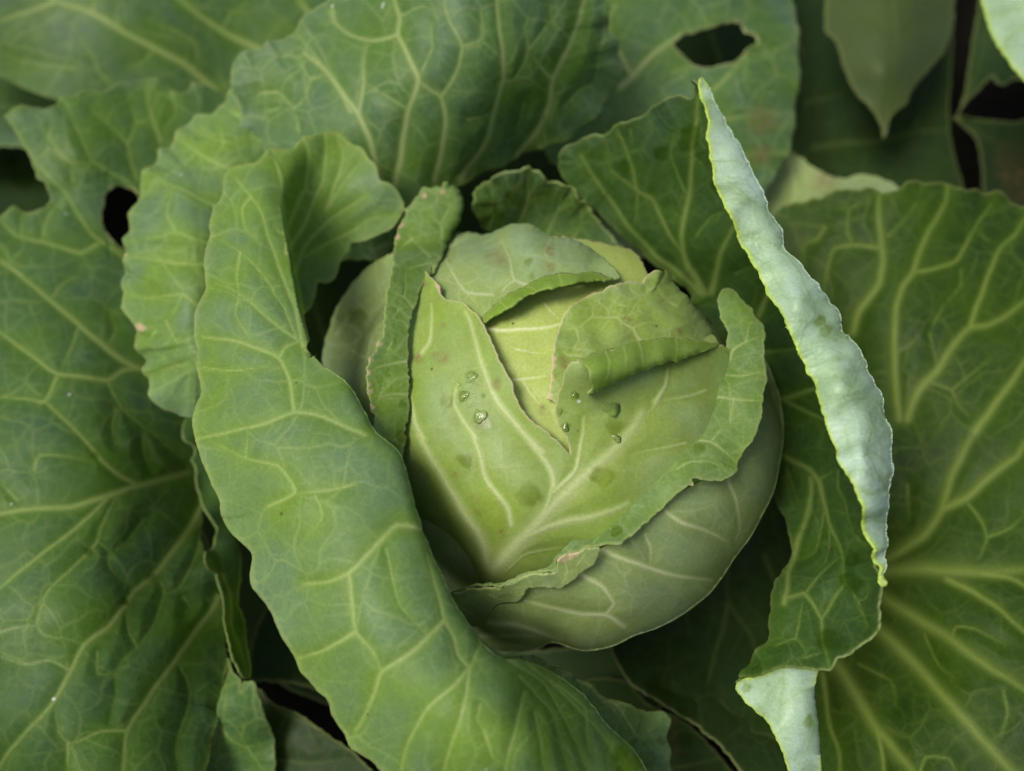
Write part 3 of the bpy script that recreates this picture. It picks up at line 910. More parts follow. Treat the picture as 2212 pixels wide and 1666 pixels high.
R1B = sheet(
    O('q2', "962,100 955,150 970,210 985,270 1005,340 1015,380 1005,430 1020,500 1030,590 1050,670 1060,730 1100,830 1150,930 1195,1020 1215,1080 1260,1160 1310,1250 1350,1340 1400,1430 1450,1510 1500,1610")
    + O('q4', "385,0 430,80 470,180 520,280 570,380 610,500 640,620 680,730 730,850 750,930 800,1010 850,1090 880,1200 910,1340 930,1450 960,1540 1000,1620 1010,1720 1030,1720 1032,1650 1032,1450 1045,1250 1060,1100 1077,1000 1082,850 1077,700 1050,580 1020,480 960,350 900,240 840,130 812,70")
    + O('q1', "815,1052 780,1040 740,970 700,890 640,790 560,690 490,590 430,530 390,490 365,420 340,350 290,270 260,220 220,100 180,10")
    + O('q2', "1260,620 1200,530 1160,430 1110,340 1060,250 1020,160 990,110"),
    z=[(1512, 175, 21.1), (1545, 330, 20.7), (1600, 520, 20.3), (1660, 640, 20.0), (1750, 830, 19.6), (1810, 980, 19.4), (1870, 1120, 19.2), (1905, 1230, 18.3), (1620, 350, 20.6), (1690, 490, 20.2), (1790, 670, 19.8), (1880, 830, 19.4), (1920, 960, 19.0), (1912, 1100, 18.6),
       (1600, 430, 21.0), (1720, 650, 20.8), (1820, 830, 20.4), (1870, 980, 20.1), (1890, 1100, 19.6)],
    veins=V('q1', "8:0,40 130,150 220,220 290,300", "8:120,400 250,440 360,520 430,540", "10:810,1060 700,1080 600,1100 480,1130", "7:300,460 420,560 520,740", "7:220,480 180,430", "8:60,380 130,400 250,440", "7:150,520 260,600 330,720 420,860", "8:250,760 380,800 520,830 640,860", "7:380,980 480,960 600,1000", "7:400,560 470,640 560,820 640,960 740,1050") + V('q4', "9:1060,620 1000,520 940,470 800,490 720,590 680,590", "7:930,760 960,640 1000,560", "8:1000,1020 960,920 930,780", "7:700,250 740,200", "7:780,700 830,860", "7:560,330 700,340 840,330", "8:640,520 760,470 860,330 880,200", "7:800,980 880,960 1000,1020", "7:860,1090 960,1120 1040,1080", "6:900,1300 960,1280 1030,1300"),
    skirts=[(O('q4', "1032,1650")[0], O('q2', "1020,160")[0], .35, 120, .9)],
    wet=[(O('q1', x)[0][0], O('q1', x)[0][1], rr) for x, rr in (("600,970", 12), ("650,1030", 13))],
    net=(70, 0.3), seed=13, step=3.6, ripple=.05, ripplewl=70, pillow=.05, lump=.07, lumpwl=75, ridge=.05, mat=1, edgew=7)
R1C = sheet(
    O('8', "325,1225 400,1208 490,1178 570,1155 620,1158 680,1175 706,1180 692,1250 690,1310 705,1400 715,1500 718,1600 727,1780 590,1780 560,1666 535,1590 510,1520 470,1440 430,1400 360,1340 320,1290 306,1262 312,1238"),
    z=[(1600, 1470, 13.7), (1700, 1450, 14.9), (1765, 1450, 14.7), (1690, 1560, 14.3), (1775, 1660, 13.2), (1730, 1660, 13.6), (1640, 1510, 13.7)],
    veins=V('8', "9:540,1180 530,1340 520,1440 560,1600", "9:540,1340 620,1280 690,1270", "8:690,1440 650,1560 600,1600", "7:540,1200 470,1300 440,1380"), skirts=[(O('8', "692,1250")[0], O('8', "718,1600")[0], .4, 110, 1.5)],
    wet=[(O('8', x)[0][0], O('8', x)[0][1], rr) for x, rr in (("360,1260", 10), ("660,1430", 13))], stain=[(O('8', "465,1245")[0][0], O('8', "465,1245")[0][1], 5)], net=(60, 0.3), seed=14, step=3.6, pillow=.03, mat=1, edgew=5)
mesh_obj("outer_leaf", [R1A, R1B, R1C], [M_fold, M_pale], plant, label="leaf with its margin folded over to a pale silvery underside")

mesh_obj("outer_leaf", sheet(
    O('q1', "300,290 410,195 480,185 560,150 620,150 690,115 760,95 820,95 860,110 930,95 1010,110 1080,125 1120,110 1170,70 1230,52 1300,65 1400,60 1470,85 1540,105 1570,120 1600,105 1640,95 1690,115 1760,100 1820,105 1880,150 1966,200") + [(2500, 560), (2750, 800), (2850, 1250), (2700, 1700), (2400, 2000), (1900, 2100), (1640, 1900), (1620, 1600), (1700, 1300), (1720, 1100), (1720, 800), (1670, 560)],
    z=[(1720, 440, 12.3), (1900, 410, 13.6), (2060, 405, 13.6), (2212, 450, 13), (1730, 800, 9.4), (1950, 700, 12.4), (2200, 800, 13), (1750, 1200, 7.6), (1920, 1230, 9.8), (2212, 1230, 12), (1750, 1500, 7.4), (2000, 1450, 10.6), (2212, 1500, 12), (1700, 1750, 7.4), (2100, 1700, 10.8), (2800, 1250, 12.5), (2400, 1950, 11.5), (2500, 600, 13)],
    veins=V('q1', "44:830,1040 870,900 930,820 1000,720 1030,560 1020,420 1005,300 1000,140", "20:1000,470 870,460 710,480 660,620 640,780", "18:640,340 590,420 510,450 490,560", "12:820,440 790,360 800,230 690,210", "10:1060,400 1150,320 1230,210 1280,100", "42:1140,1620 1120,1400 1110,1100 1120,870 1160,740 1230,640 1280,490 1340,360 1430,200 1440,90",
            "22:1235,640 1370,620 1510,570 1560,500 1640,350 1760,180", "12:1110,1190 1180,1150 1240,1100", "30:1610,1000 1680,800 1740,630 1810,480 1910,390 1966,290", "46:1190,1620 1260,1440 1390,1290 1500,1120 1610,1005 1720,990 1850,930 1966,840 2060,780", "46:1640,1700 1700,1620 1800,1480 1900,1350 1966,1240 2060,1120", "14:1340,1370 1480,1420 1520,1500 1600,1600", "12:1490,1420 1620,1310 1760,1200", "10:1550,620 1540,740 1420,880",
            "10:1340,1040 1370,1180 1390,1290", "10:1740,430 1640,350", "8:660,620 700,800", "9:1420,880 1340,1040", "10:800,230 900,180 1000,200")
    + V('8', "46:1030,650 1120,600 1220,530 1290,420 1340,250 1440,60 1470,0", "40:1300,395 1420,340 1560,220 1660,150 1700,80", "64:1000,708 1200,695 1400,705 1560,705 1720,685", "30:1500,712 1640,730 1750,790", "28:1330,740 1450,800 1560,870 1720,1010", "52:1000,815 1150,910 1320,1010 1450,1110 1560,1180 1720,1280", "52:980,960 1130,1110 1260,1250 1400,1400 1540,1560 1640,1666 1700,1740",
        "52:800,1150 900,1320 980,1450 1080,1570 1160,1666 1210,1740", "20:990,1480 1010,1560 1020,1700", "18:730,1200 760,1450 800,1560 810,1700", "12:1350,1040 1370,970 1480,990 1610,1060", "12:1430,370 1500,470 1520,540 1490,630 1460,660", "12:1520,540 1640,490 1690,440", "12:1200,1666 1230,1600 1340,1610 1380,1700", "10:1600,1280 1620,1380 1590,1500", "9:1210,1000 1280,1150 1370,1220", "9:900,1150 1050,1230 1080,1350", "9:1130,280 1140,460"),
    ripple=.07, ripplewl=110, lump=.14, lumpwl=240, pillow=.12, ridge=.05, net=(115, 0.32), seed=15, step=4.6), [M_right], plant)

# --- low leaves in the shade in front
mesh_obj("outer_leaf", sheet(
    O('q3', "120,700 280,735 400,790 520,850 640,920 760,1000 900,1050 1000,1078 1085,1080 1125,1115 1120,1200 1135,1300 1142,1400 1120,1550") + [(1400, 1760), (1150, 1760), (1050, 1600), (1050, 1440)],
    z=[(1160, 1440, 12.2), (1300, 1530, 11.6), (1430, 1560, 10.2), (1420, 1680, 10.2), (1200, 1600, 12), (1300, 1700, 11.5)], veins=V('q3', "14:640,930 760,1030 880,1180 950,1300 1000,1480", "12:690,1010 860,1040 1000,1100", "12:520,860 700,1000 850,1200"),
    wet=[(1400, 1640, 18), (1380, 1610, 14), (1430, 1600, 10)], net=(70, 0.4), seed=16, step=4.6, ripple=.08), [M_outer], plant)
mesh_obj("outer_leaf", sheet(
    O('q3', "725,600 735,650 752,720 790,800 830,860 880,910 950,960 1030,1000 1100,1050 1180,1100 1260,1150 1320,1190 1360,1235 1420,1270 1480,1330 1540,1400 1600,1480 1660,1580") + [(1640, 1760), (1820, 1760), (1830, 1500), (1800, 1250), (1740, 1050), (1640, 1050), (1500, 1200), (1350, 1330)],
    z=[(1330, 1420, 7.4), (1450, 1570, 8), (1600, 1680, 8), (1500, 1350, 5), (1600, 1300, 5), (1650, 1150, 5.2), (1700, 1500, 6.2), (1450, 1470, 7.2), (1760, 1300, 4.4)],
    veins=V('q3', "24:1530,-100 1530,60 1525,250 1540,350 1620,480 1690,580 1720,700", "26:1780,30 1830,150 1870,280", "14:1080,900 1110,820 1180,750 1240,720", "16:1850,1260 1800,1230 1700,1220 1700,1120", "12:1480,1000 1560,1080 1700,1120", "26:1530,350 1500,520 1440,700 1400,880", "12:1250,400 1260,560 1310,650", "12:1080,900 1180,960"),
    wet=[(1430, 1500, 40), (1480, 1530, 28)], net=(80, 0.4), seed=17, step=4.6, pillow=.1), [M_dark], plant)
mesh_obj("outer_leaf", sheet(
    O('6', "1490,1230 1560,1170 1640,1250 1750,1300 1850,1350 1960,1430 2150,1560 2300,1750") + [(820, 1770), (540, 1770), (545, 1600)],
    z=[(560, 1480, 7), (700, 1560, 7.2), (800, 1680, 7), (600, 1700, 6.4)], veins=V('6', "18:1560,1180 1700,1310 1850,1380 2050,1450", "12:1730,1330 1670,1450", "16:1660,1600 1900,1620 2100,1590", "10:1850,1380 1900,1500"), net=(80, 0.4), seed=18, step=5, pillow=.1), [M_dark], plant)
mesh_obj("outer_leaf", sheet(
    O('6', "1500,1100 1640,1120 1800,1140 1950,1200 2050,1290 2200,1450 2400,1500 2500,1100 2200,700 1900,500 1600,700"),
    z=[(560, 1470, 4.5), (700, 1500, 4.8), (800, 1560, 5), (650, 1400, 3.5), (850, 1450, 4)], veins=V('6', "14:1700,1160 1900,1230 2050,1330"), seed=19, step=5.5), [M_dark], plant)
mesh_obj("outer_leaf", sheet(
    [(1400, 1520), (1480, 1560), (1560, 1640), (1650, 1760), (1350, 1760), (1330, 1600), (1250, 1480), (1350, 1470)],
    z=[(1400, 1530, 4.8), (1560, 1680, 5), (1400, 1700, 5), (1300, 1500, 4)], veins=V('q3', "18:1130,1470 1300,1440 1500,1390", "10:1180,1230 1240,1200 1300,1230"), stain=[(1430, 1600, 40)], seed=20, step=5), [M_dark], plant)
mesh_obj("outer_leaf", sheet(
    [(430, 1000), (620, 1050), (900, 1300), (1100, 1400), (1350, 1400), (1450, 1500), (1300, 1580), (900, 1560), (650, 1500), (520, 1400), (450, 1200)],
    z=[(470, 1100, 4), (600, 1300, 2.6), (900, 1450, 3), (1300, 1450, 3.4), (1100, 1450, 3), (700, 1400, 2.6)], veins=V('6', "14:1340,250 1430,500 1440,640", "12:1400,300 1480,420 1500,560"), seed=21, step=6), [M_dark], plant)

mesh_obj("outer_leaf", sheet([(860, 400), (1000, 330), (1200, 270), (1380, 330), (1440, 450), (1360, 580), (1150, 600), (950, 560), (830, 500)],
         z=[(870, 450, 9), (1000, 420, 9.6), (1200, 330, 10), (1380, 450, 9.4), (1150, 560, 8)], veins=[([(1120, 580), (1110, 480), (1090, 400), (1040, 340)], 9), ([(1120, 560), (1220, 460), (1290, 360)], 8)], net=(70, .3), seed=22, step=5.5), [M_dark], plant)  # leaf in the gap behind the head, its dark colour stands for shade
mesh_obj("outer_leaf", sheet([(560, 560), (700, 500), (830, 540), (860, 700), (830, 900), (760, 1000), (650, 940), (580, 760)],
         z=[(600, 600, 8.5), (720, 560, 8.5), (720, 750, 7), (720, 900, 6.4), (800, 650, 7)], veins=[([(800, 880), (720, 780), (680, 660), (660, 560)], 9)], net=(70, .3), seed=23, step=5.5), [M_dark], plant)  # leaf in the gap left of the head, coloured dark for the shade
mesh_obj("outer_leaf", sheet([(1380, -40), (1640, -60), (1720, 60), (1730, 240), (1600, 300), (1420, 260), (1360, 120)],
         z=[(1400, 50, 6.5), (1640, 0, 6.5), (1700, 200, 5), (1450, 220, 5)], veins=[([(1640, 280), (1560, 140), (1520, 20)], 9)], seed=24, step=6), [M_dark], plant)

# ------------------------------------------------------------------ the head
head = empty("head", (0, 0, 0), parent=plant)


def core():
    bm_v, f = [], []
    nu, nv = 96, 60
    for j in range(nv + 1):
        th = math.pi * j / nv
        for i in range(nu):
            ph = 2 * math.pi * i / nu
            r = 6.55 + .1 * math.sin(3 * ph + 2 * th) + .06 * math.sin(7 * ph + 4 * th)
            bm_v.append((HEADC[0] + r * math.sin(th) * math.cos(ph), HEADC[1] + r * math.sin(th) * math.sin(ph), HEADC[2] + r * .98 * math.cos(th)))
    for j in range(nv):
        for i in range(nu):
            a, b = j * nu + i, j * nu + (i + 1) % nu
            f += [(a, a + nu, b + nu), (a, b + nu, b)]
    P = np.array(bm_v)
    n = len(P)
    a = np.zeros((n, 4))
    ph = np.tile(np.arange(nu) / nu * 2 * math.pi, nv + 1)
    a[:, 0] = .5 * np.exp(-((np.mod(ph * 9 / math.pi, 1) - .5) / .05) ** 2)
    b = np.zeros((n, 4))
    b[:, 3] = 1
    return dict(P=P, T=np.array(f), a=a, b=b, mat=0)


mesh_obj("core", core(), [M_wrap], head, thick=0)
# left side wrapper, in the shade
mesh_obj("head_leaf", sheet(
    [(900, 530), (840, 552), (795, 580), (755, 625), (722, 680), (700, 740), (697, 790), (708, 840), (745, 890), (800, 930), (880, 1010), (1000, 1000), (940, 600)],
    head=(7.22, None), veins=V('9', "12:270,960 190,930 110,850", "10:60,800 180,640 300,560", "10:270,960 300,800 390,700"), wet=[(O('9', "200,685")[0][0], O('9', "200,685")[0][1], 20)], stain=[(O('9', "375,545")[0][0], O('9', "375,545")[0][1], 9)],
    skirts=[((840, 552), (800, 930), .8, 95, 4)], net=(80, 0.3), seed=30, step=4), [M_wrap], head)
# inner leaf seen through the split
mesh_obj("head_leaf", sheet(
    [(880, 540), (1360, 540), (1400, 720), (1340, 900), (1270, 1020), (1190, 1020), (1040, 880), (900, 680)],
    head=(6.98, None), veins=V('9', "20:1050,770 1180,780 1350,770 1480,755 1560,735 1640,700", "14:1200,1107 1300,1102 1400,1088 1480,1072", "8:1250,900 1400,930 1480,920", "8:1440,590 1500,660 1560,720", "7:1300,1110 1400,1250 1480,1330"), seed=31, step=3.4, pillow=.03, lump=.03, stain=[(O('9', "1440,1310")[0][0], O('9', "1440,1310")[0][1], 14)]), [M_inner], head)
# upper leaf with its rolled lower margin
H3 = sheet(
    [(905, 560), (930, 530), (960, 512), (1000, 503), (1040, 508), (1075, 498), (1110, 489), (1150, 490), (1190, 508), (1240, 520), (1290, 545), (1318, 575), (1338, 603), (1290, 606), (1240, 606), (1190, 612), (1130, 642), (1078, 676), (1048, 700), (1000, 690), (950, 660), (895, 650)],
    head=(7.2, [(960, 512, .1), (1130, 500, .3), (1300, 560, .1), (1200, 600, .1), (1050, 690, .02), (900, 640, -.05), (1070, 560, .12), (1020, 520, -.05), (1160, 560, .15)]),
    veins=V('9', "14:1330,470 1250,440 1210,280 1160,170", "8:1250,440 1180,500 1160,540", "16:1100,540 1000,540 920,520 860,430 780,280 770,200", "8:920,520 1000,600", "10:1500,160 1450,260 1480,330"),
    stain=[(O('9', "1140,300")[0][0], O('9', "1140,300")[0][1], 24), (O('9', "1470,250")[0][0], O('9', "1470,250")[0][1], 20), (O('9', "1470,360")[0][0], O('9', "1470,360")[0][1], 16)],
    skirts=[((930, 530), (1318, 575), .9, 95, 3)], wet=[(O('9', "1340,330")[0][0], O('9', "1340,330")[0][1], 8), (O('9', "1360,420")[0][0], O('9', "1360,420")[0][1], 8)], net=(70, 0.22), seed=32, step=3.5, lump=.05, lumpwl=90, pillow=.04)
H3r = sheet(
    O('9', "1030,718 1080,640 1180,560 1280,500 1380,450 1480,410 1560,396 1640,398") + O('10', "340,233 420,222 520,252 578,268 500,280 330,302 210,332 100,352 0,388") + O('9', "1240,618 1150,672 1065,722"),
    head=(7.2, [(1044, 696, .12), (1060, 672, .2), (1120, 631, .25), (1185, 597, .3), (1260, 592, .28), (1326, 602, .15), (1075, 672, .45), (1125, 645, .72), (1190, 612, .8), (1250, 602, .68), (1075, 683, .3), (1130, 655, .5), (1200, 628, .55), (1260, 613, .45)]),
    veins=V('9', "8:1150,580 1190,620 1200,650", "8:1330,480 1390,510 1400,545", "8:1540,400 1560,450 1570,490"), skirts=[(O('10', "500,280")[0], O('9', "1065,722")[0], .12, 100, .7)], seed=61, step=2.6, pillow=.02, lump=.02, lumpwl=90, mat=1, edgew=2.5)
mesh_obj("head_leaf", [H3, H3r], [M_htop, M_curl], head, label="upper head leaf with its lower margin rolled up")
# right inner leaf
mesh_obj("head_leaf", sheet(
    O('10', "132,1068 146,1000 158,920 168,800 172,740 190,670 205,610 240,520 300,450 370,392 440,365 500,350 560,320 640,300 700,285 755,300 800,245 860,225 920,238 960,300 1040,390 1120,480 1190,570 1240,680 1300,760 1340,800 1200,900 900,950 500,930 300,1020 215,1110 160,1075"),
    head=(7.1, [(1190, 850, .05), (1210, 700, .16), (1280, 620, .2), (1390, 640, .1), (1420, 600, .3), (1530, 700, .05), (1300, 720, .0), (1400, 720, .05), (1480, 770, -.02), (1260, 780, .0), (1340, 660, .12), (1200, 800, .1)]),
    veins=V('10', "16:770,690 730,650 700,600 640,570 600,530 530,525 435,520 440,450 410,400", "9:330,600 340,680 300,740", "14:360,780 280,775 220,740", "9:650,450 600,430 550,390", "9:740,380 690,350 680,300", "10:1000,450 930,400 860,350", "8:435,520 330,600 260,600", "8:700,600 800,560 900,560", "8:640,570 700,480 820,300"),
    skirts=[(O('10', "860,225")[0], O('10', "1240,680")[0], .8, 95, 3)], dry=[(O('10', x)[0][0], O('10', x)[0][1], 7) for x in ("165,860", "155,930", "145,990", "140,1050", "168,800")],
    stain=[(O('10', "680,540")[0][0], O('10', "680,540")[0][1], 9), (O('10', "240,830")[0][0], O('10', "240,830")[0][1], 18), (O('10', "1000,620")[0][0], O('10', "1000,620")[0][1], 10)], net=(45, 0.35), seed=33, step=3.3, lump=.06, lumpwl=70, pillow=.06, ridge=.03, edgew=3), [M_head], head)
# split front leaf, its right flap rolled back
H1_out = (O('9', "1622,1600 1575,1552 1510,1490 1440,1430 1370,1380 1320,1330 1285,1280 1260,1210 1235,1120 1200,1060 1160,990 1120,910 1090,830 1050,760 1010,690 975,650 930,610 870,582 800,572 765,545 745,480 700,430 650,378 625,420")
          + [(900, 600), (862, 660), (845, 760), (845, 880), (850, 1000), (880, 1100), (930, 1210), (975, 1280), (1050, 1310), (1130, 1300), (1260, 1240), (1400, 1160), (1520, 1050), (1590, 900), (1600, 790), (1560, 748)]
          + O('10', "1270,708 1200,698 1050,680 920,672 820,684 700,704 560,745 450,780 385,806 330,814 285,836 262,872 240,930 225,990 205,1050 193,1095 190,1150 200,1210 230,1270 260,1330 280,1390"))
H1 = sheet(
    H1_out, head=(7.4, [(920, 600, .12), (1040, 700, .1), (1150, 900, .03), (1225, 975, -.02), (1210, 860, .2), (1255, 800, 1.0), (1350, 785, .6), (1290, 880, .12), (1235, 900, .1), (1450, 770, .15), (1550, 750, 0), (1000, 900, 0), (1300, 1000, 0), (1055, 1250, -.6), (900, 1000, 0), (1500, 900, 0), (965, 1170, -1.1), (930, 1090, -.5), (1000, 1270, -1.5), (1015, 1130, -.15), (1300, 1200, -.15), (1160, 1250, -.6)]),
    veins=V('11', "62:770,960 860,860 960,750 1080,630 1180,520 1290,420 1400,310 1520,210 1620,110 1700,20 1760,-90", "40:740,950 720,840 680,720 600,600 520,470 430,330 350,200 280,60 240,-60", "26:960,750 1060,650? 1150,480 1180,350".replace('?', ''), "20:900,650 870,530 750,390 710,300 680,160 620,30 560,-60", "26:1180,400 1170,300 1080,170 990,70 930,0", "18:1180,430 1320,300 1370,60 1380,-60", "34:1000,720 1140,660 1300,620 1450,590 1600,540 1666,510", "10:860,960 1000,840 1300,800", "26:490,900 430,820 370,750")
    + V('9', "22:1440,1590 1360,1510 1250,1390 1120,1230 1060,1080 1000,900 960,740 920,650", "14:1000,1500 930,1400 850,1270 870,1130", "14:630,940 690,860 700,700 690,600", "16:640,1500 590,1400 560,1250 550,1150")
    + V('10', "10:1190,1010 1100,1040 880,1080", "16:850,1090 920,980 940,860", "8:1050,1360 900,1390 700,1430", "8:880,1080 780,1180"),
    wet=[(O('9', x)[0][0], O('9', x)[0][1], rr) for x, rr in (("965,1070", 13), ("915,1215", 13), ("1040,1385", 19), ("805,1250", 14))]
    + [(O('10', x)[0][0], O('10', x)[0][1], rr) for x, rr in (("320,1030", 9), ("220,1150", 11), ("255,1250", 10), ("575,1250", 20))] + [(O('11', x)[0][0], O('11', x)[0][1], rr) for x, rr in (("590,220", 17), ("1010,450", 26), ("1500,330", 22))],
    stain=[(O('9', x)[0][0], O('9', x)[0][1], rr) for x, rr in (("775,960", 20), ("780,745", 8), ("600,960", 16), ("1130,1130", 16), ("650,470", 12))] + [(O('11', x)[0][0], O('11', x)[0][1], rr) for x, rr in (("660,480", 14), ("680,560", 10), ("830,690", 9), ("520,320", 8))],
    dry=[(O('9', "750,480")[0][0], O('9', "750,480")[0][1], 8), (O('9', "760,510")[0][0], O('9', "760,510")[0][1], 6)],
    net=(90, 0.12), seed=34, vw=1.55, step=3.3, lump=.05, lumpwl=160, pillow=.05, ridge=.03, edgew=2.2)
H1r = sheet(
    O('10', "330,812 365,822 395,858 416,920 430,980 420,1010 403,1028 440,1022 490,1010 560,965 680,912 780,872 880,834 950,815 1000,822 1020,805 1060,792 1120,772 1200,738 1278,704 1200,688 1050,668 920,660 820,670 700,690 560,730 450,765 380,793"),
    head=(7.4, [(1246, 780, 1.0), (1320, 753, .72), (1405, 734, .45), (1480, 732, .25), (1550, 745, .05), (1272, 812, 1.5), (1300, 800, 1.42), (1360, 776, 1.2), (1431, 757, .8), (1490, 750, .45), (1275, 840, 1.0), (1321, 826, .95), (1392, 797, .75), (1464, 778, .45), (1278, 790, 1.35), (1335, 770, 1.15)]),
    veins=V('10', "9:520,745 545,820 540,900 500,980", "11:740,680 765,760 770,870", "8:990,665 1000,720 995,780", "7:640,710 660,800 650,910"), stain=[(O('10', "1140,765")[0][0], O('10', "1140,765")[0][1], 5)],
    skirts=[(O('10', "403,1028")[0], O('10', "1200,738")[0], .16, 100, .8)], seed=62, step=2.6, pillow=.02, lump=.025, lumpwl=110, mat=1, edgew=2.2)
mesh_obj("head_leaf", [H1, H1r], [M_head, M_curl], head, label="pale split front leaf of the head with one flap rolled back")

# wrapper: outer face, turned-out rim on the right and its crumpled flap
WB = sheet(
    [(985, 1292), (1012, 1350), (1060, 1396), (1110, 1404), (1160, 1400), (1190, 1388), (1230, 1398), (1270, 1402), (1320, 1394), (1370, 1370), (1420, 1352), (1470, 1325), (1530, 1280), (1590, 1205), (1640, 1120), (1675, 1040), (1690, 960), (1686, 890), (1672, 830), (1640, 775), (1600, 800), (1600, 930), (1550, 1015), (1450, 1075), (1340, 1160), (1250, 1215), (1120, 1262)],
    head=(7.5, [(1000, 1300, 0), (1250, 1400, -.02), (1690, 960, 0), (1605, 820, -.5), (1600, 930, -.3), (1450, 1100, .02), (1190, 1385, -.22), (1110, 1400, -.1), (1300, 1290, .1), (1150, 1330, -.03), (1500, 1250, .05)]),
    veins=V('7', "14:1870,90 1950,150 2080,190 2212,260", "16:1480,285 1600,340 1750,390 1900,440 2120,470", "10:1760,220 1790,300 1785,390", "14:1400,440 1520,500 1580,590 1540,660 1640,720", "18:1640,720 1540,660 1400,660 1250,620 1090,580", "20:900,700 1050,720 1180,760 1290,800", "12:830,780 1000,770 1150,780", "10:740,620 820,690 900,690") + V('q4', "14:0,1020 60,1160 80,1330 60,1430"),
    skirts=[((985, 1292), (1640, 775), .8, 85, 4)], vw=1.35, net=(80, 0.25), seed=35, step=3.8, lump=.06, lumpwl=130, pillow=.07, jag=.2)
rim_out = (O('10', "1265,420 1275,360 1300,338 1360,340 1410,390 1450,430 1490,480 1520,530 1560,560 1585,620 1570,700 1575,780 1595,880 1590,960 1570,1040 1560,1140 1540,1240 1500,1330 1450,1400 1410,1490 1390,1550 1340,1590 1250,1612 1150,1602 1092,1605 1105,1645 1075,1640 1035,1666")
           + O('11', "1690,730 1655,755 1612,792 1530,775 1470,790 1390,805 1330,835 1260,850 1200,882 1190,960 1130,970 1060,975 980,995 930,1025 850,1050 810,1070 780,1060 700,1062 640,1072 590,1085 530,1102 500,1118 490,1105 590,1070 700,1045 850,1030 960,980 1060,955 1120,945 1165,915 1200,850 1290,775 1400,700 1530,590 1640,510")
           + O('10', "860,1600 940,1510 1010,1440 1060,1350 1110,1250 1160,1130 1215,1010 1285,880 1305,790 1325,700 1335,640 1290,540"))
RIM = sheet(
    rim_out, head=(7.46, [(1540, 680, -.2), (1562, 780, -.25), (1495, 930, -.25), (1395, 1045, -.25), (1275, 1155, -.25), (1650, 720, .75), (1655, 830, .8), (1640, 920, .75), (1600, 1010, .6), (1500, 1035, .35), (1450, 1090, .4), (1380, 1140, .42), (1300, 1180, .45), (1200, 1235, .5), (1090, 1262, .5), (990, 1285, .4), (1600, 650, .5), (1560, 640, .2), (1090, 1255, .42), (1180, 1225, .3), (1440, 1050, .2), (1330, 1150, .2), (1530, 960, .2), (1610, 800, .5), (1570, 950, .35)]),
    veins=V('10', "12:1340,800 1370,740 1450,690 1560,650", "10:1300,900 1420,910 1590,880", "14:1180,1100 1250,1060 1370,1070 1560,1080", "14:1110,1340 1220,1350 1300,1400 1400,1490", "8:1370,1080 1360,1150 1370,1220", "10:1220,1350 1290,1260", "10:1000,1530 1080,1490 1200,1480 1300,1520", "8:1350,1220 1340,980 1300,900", "8:1450,690 1480,560") + V('11', "8:1530,640 1580,700 1666,640", "8:1440,770 1500,700"),
    wet=[(O('10', "1140,1400")[0][0], O('10', "1140,1400")[0][1], 12), (O('11', "1600,700")[0][0], O('11', "1600,700")[0][1], 14)], dry=[(O('10', "1098,1640")[0][0], O('10', "1098,1640")[0][1], 5)],
    ripple=.025, ripplewl=110, ridge=.0, net=(50, 0.22), seed=36, step=3.4, lump=.04, lumpwl=130, pillow=.03, mat=1, edgew=4)
FLAP = sheet(
    O('11', "495,1122 530,1108 590,1091 640,1078 700,1068 780,1066 812,1078 850,1056 930,1031 980,1001 1060,981 1130,976 1196,966 1206,890 1262,860 1330,843 1390,811 1478,800 1470,850 1440,900 1390,945 1340,1000 1285,1045 1225,1082 1180,1080 1110,1062 1050,1070 1000,1085 950,1160 880,1185 800,1190 745,1240 720,1300 680,1330 620,1310 560,1220"),
    head=(7.7, [(985, 1287, .22), (1090, 1265, .28), (1195, 1242, .28), (1290, 1188, .25), (1220, 1275, .28), (1100, 1290, .05), (1030, 1340, -.12), (1160, 1285, .15), (1270, 1230, .2), (1060, 1290, -.02)]),
    veins=V('11', "9:560,1190 640,1250 700,1310", "7:750,1110 830,1150 890,1180", "7:1250,900 1270,980 1230,1070", "7:900,1080 1000,1060", "7:1380,850 1300,960"), dry=[(O('11', x)[0][0], O('11', x)[0][1], 7) for x in ("1215,892", "1250,888", "1285,868", "1315,850")],
    net=(40, 0.2), seed=37, step=3.2, lump=.06, lumpwl=110, pillow=.03, ripple=.015, ripplewl=70, mat=2, edgew=3)
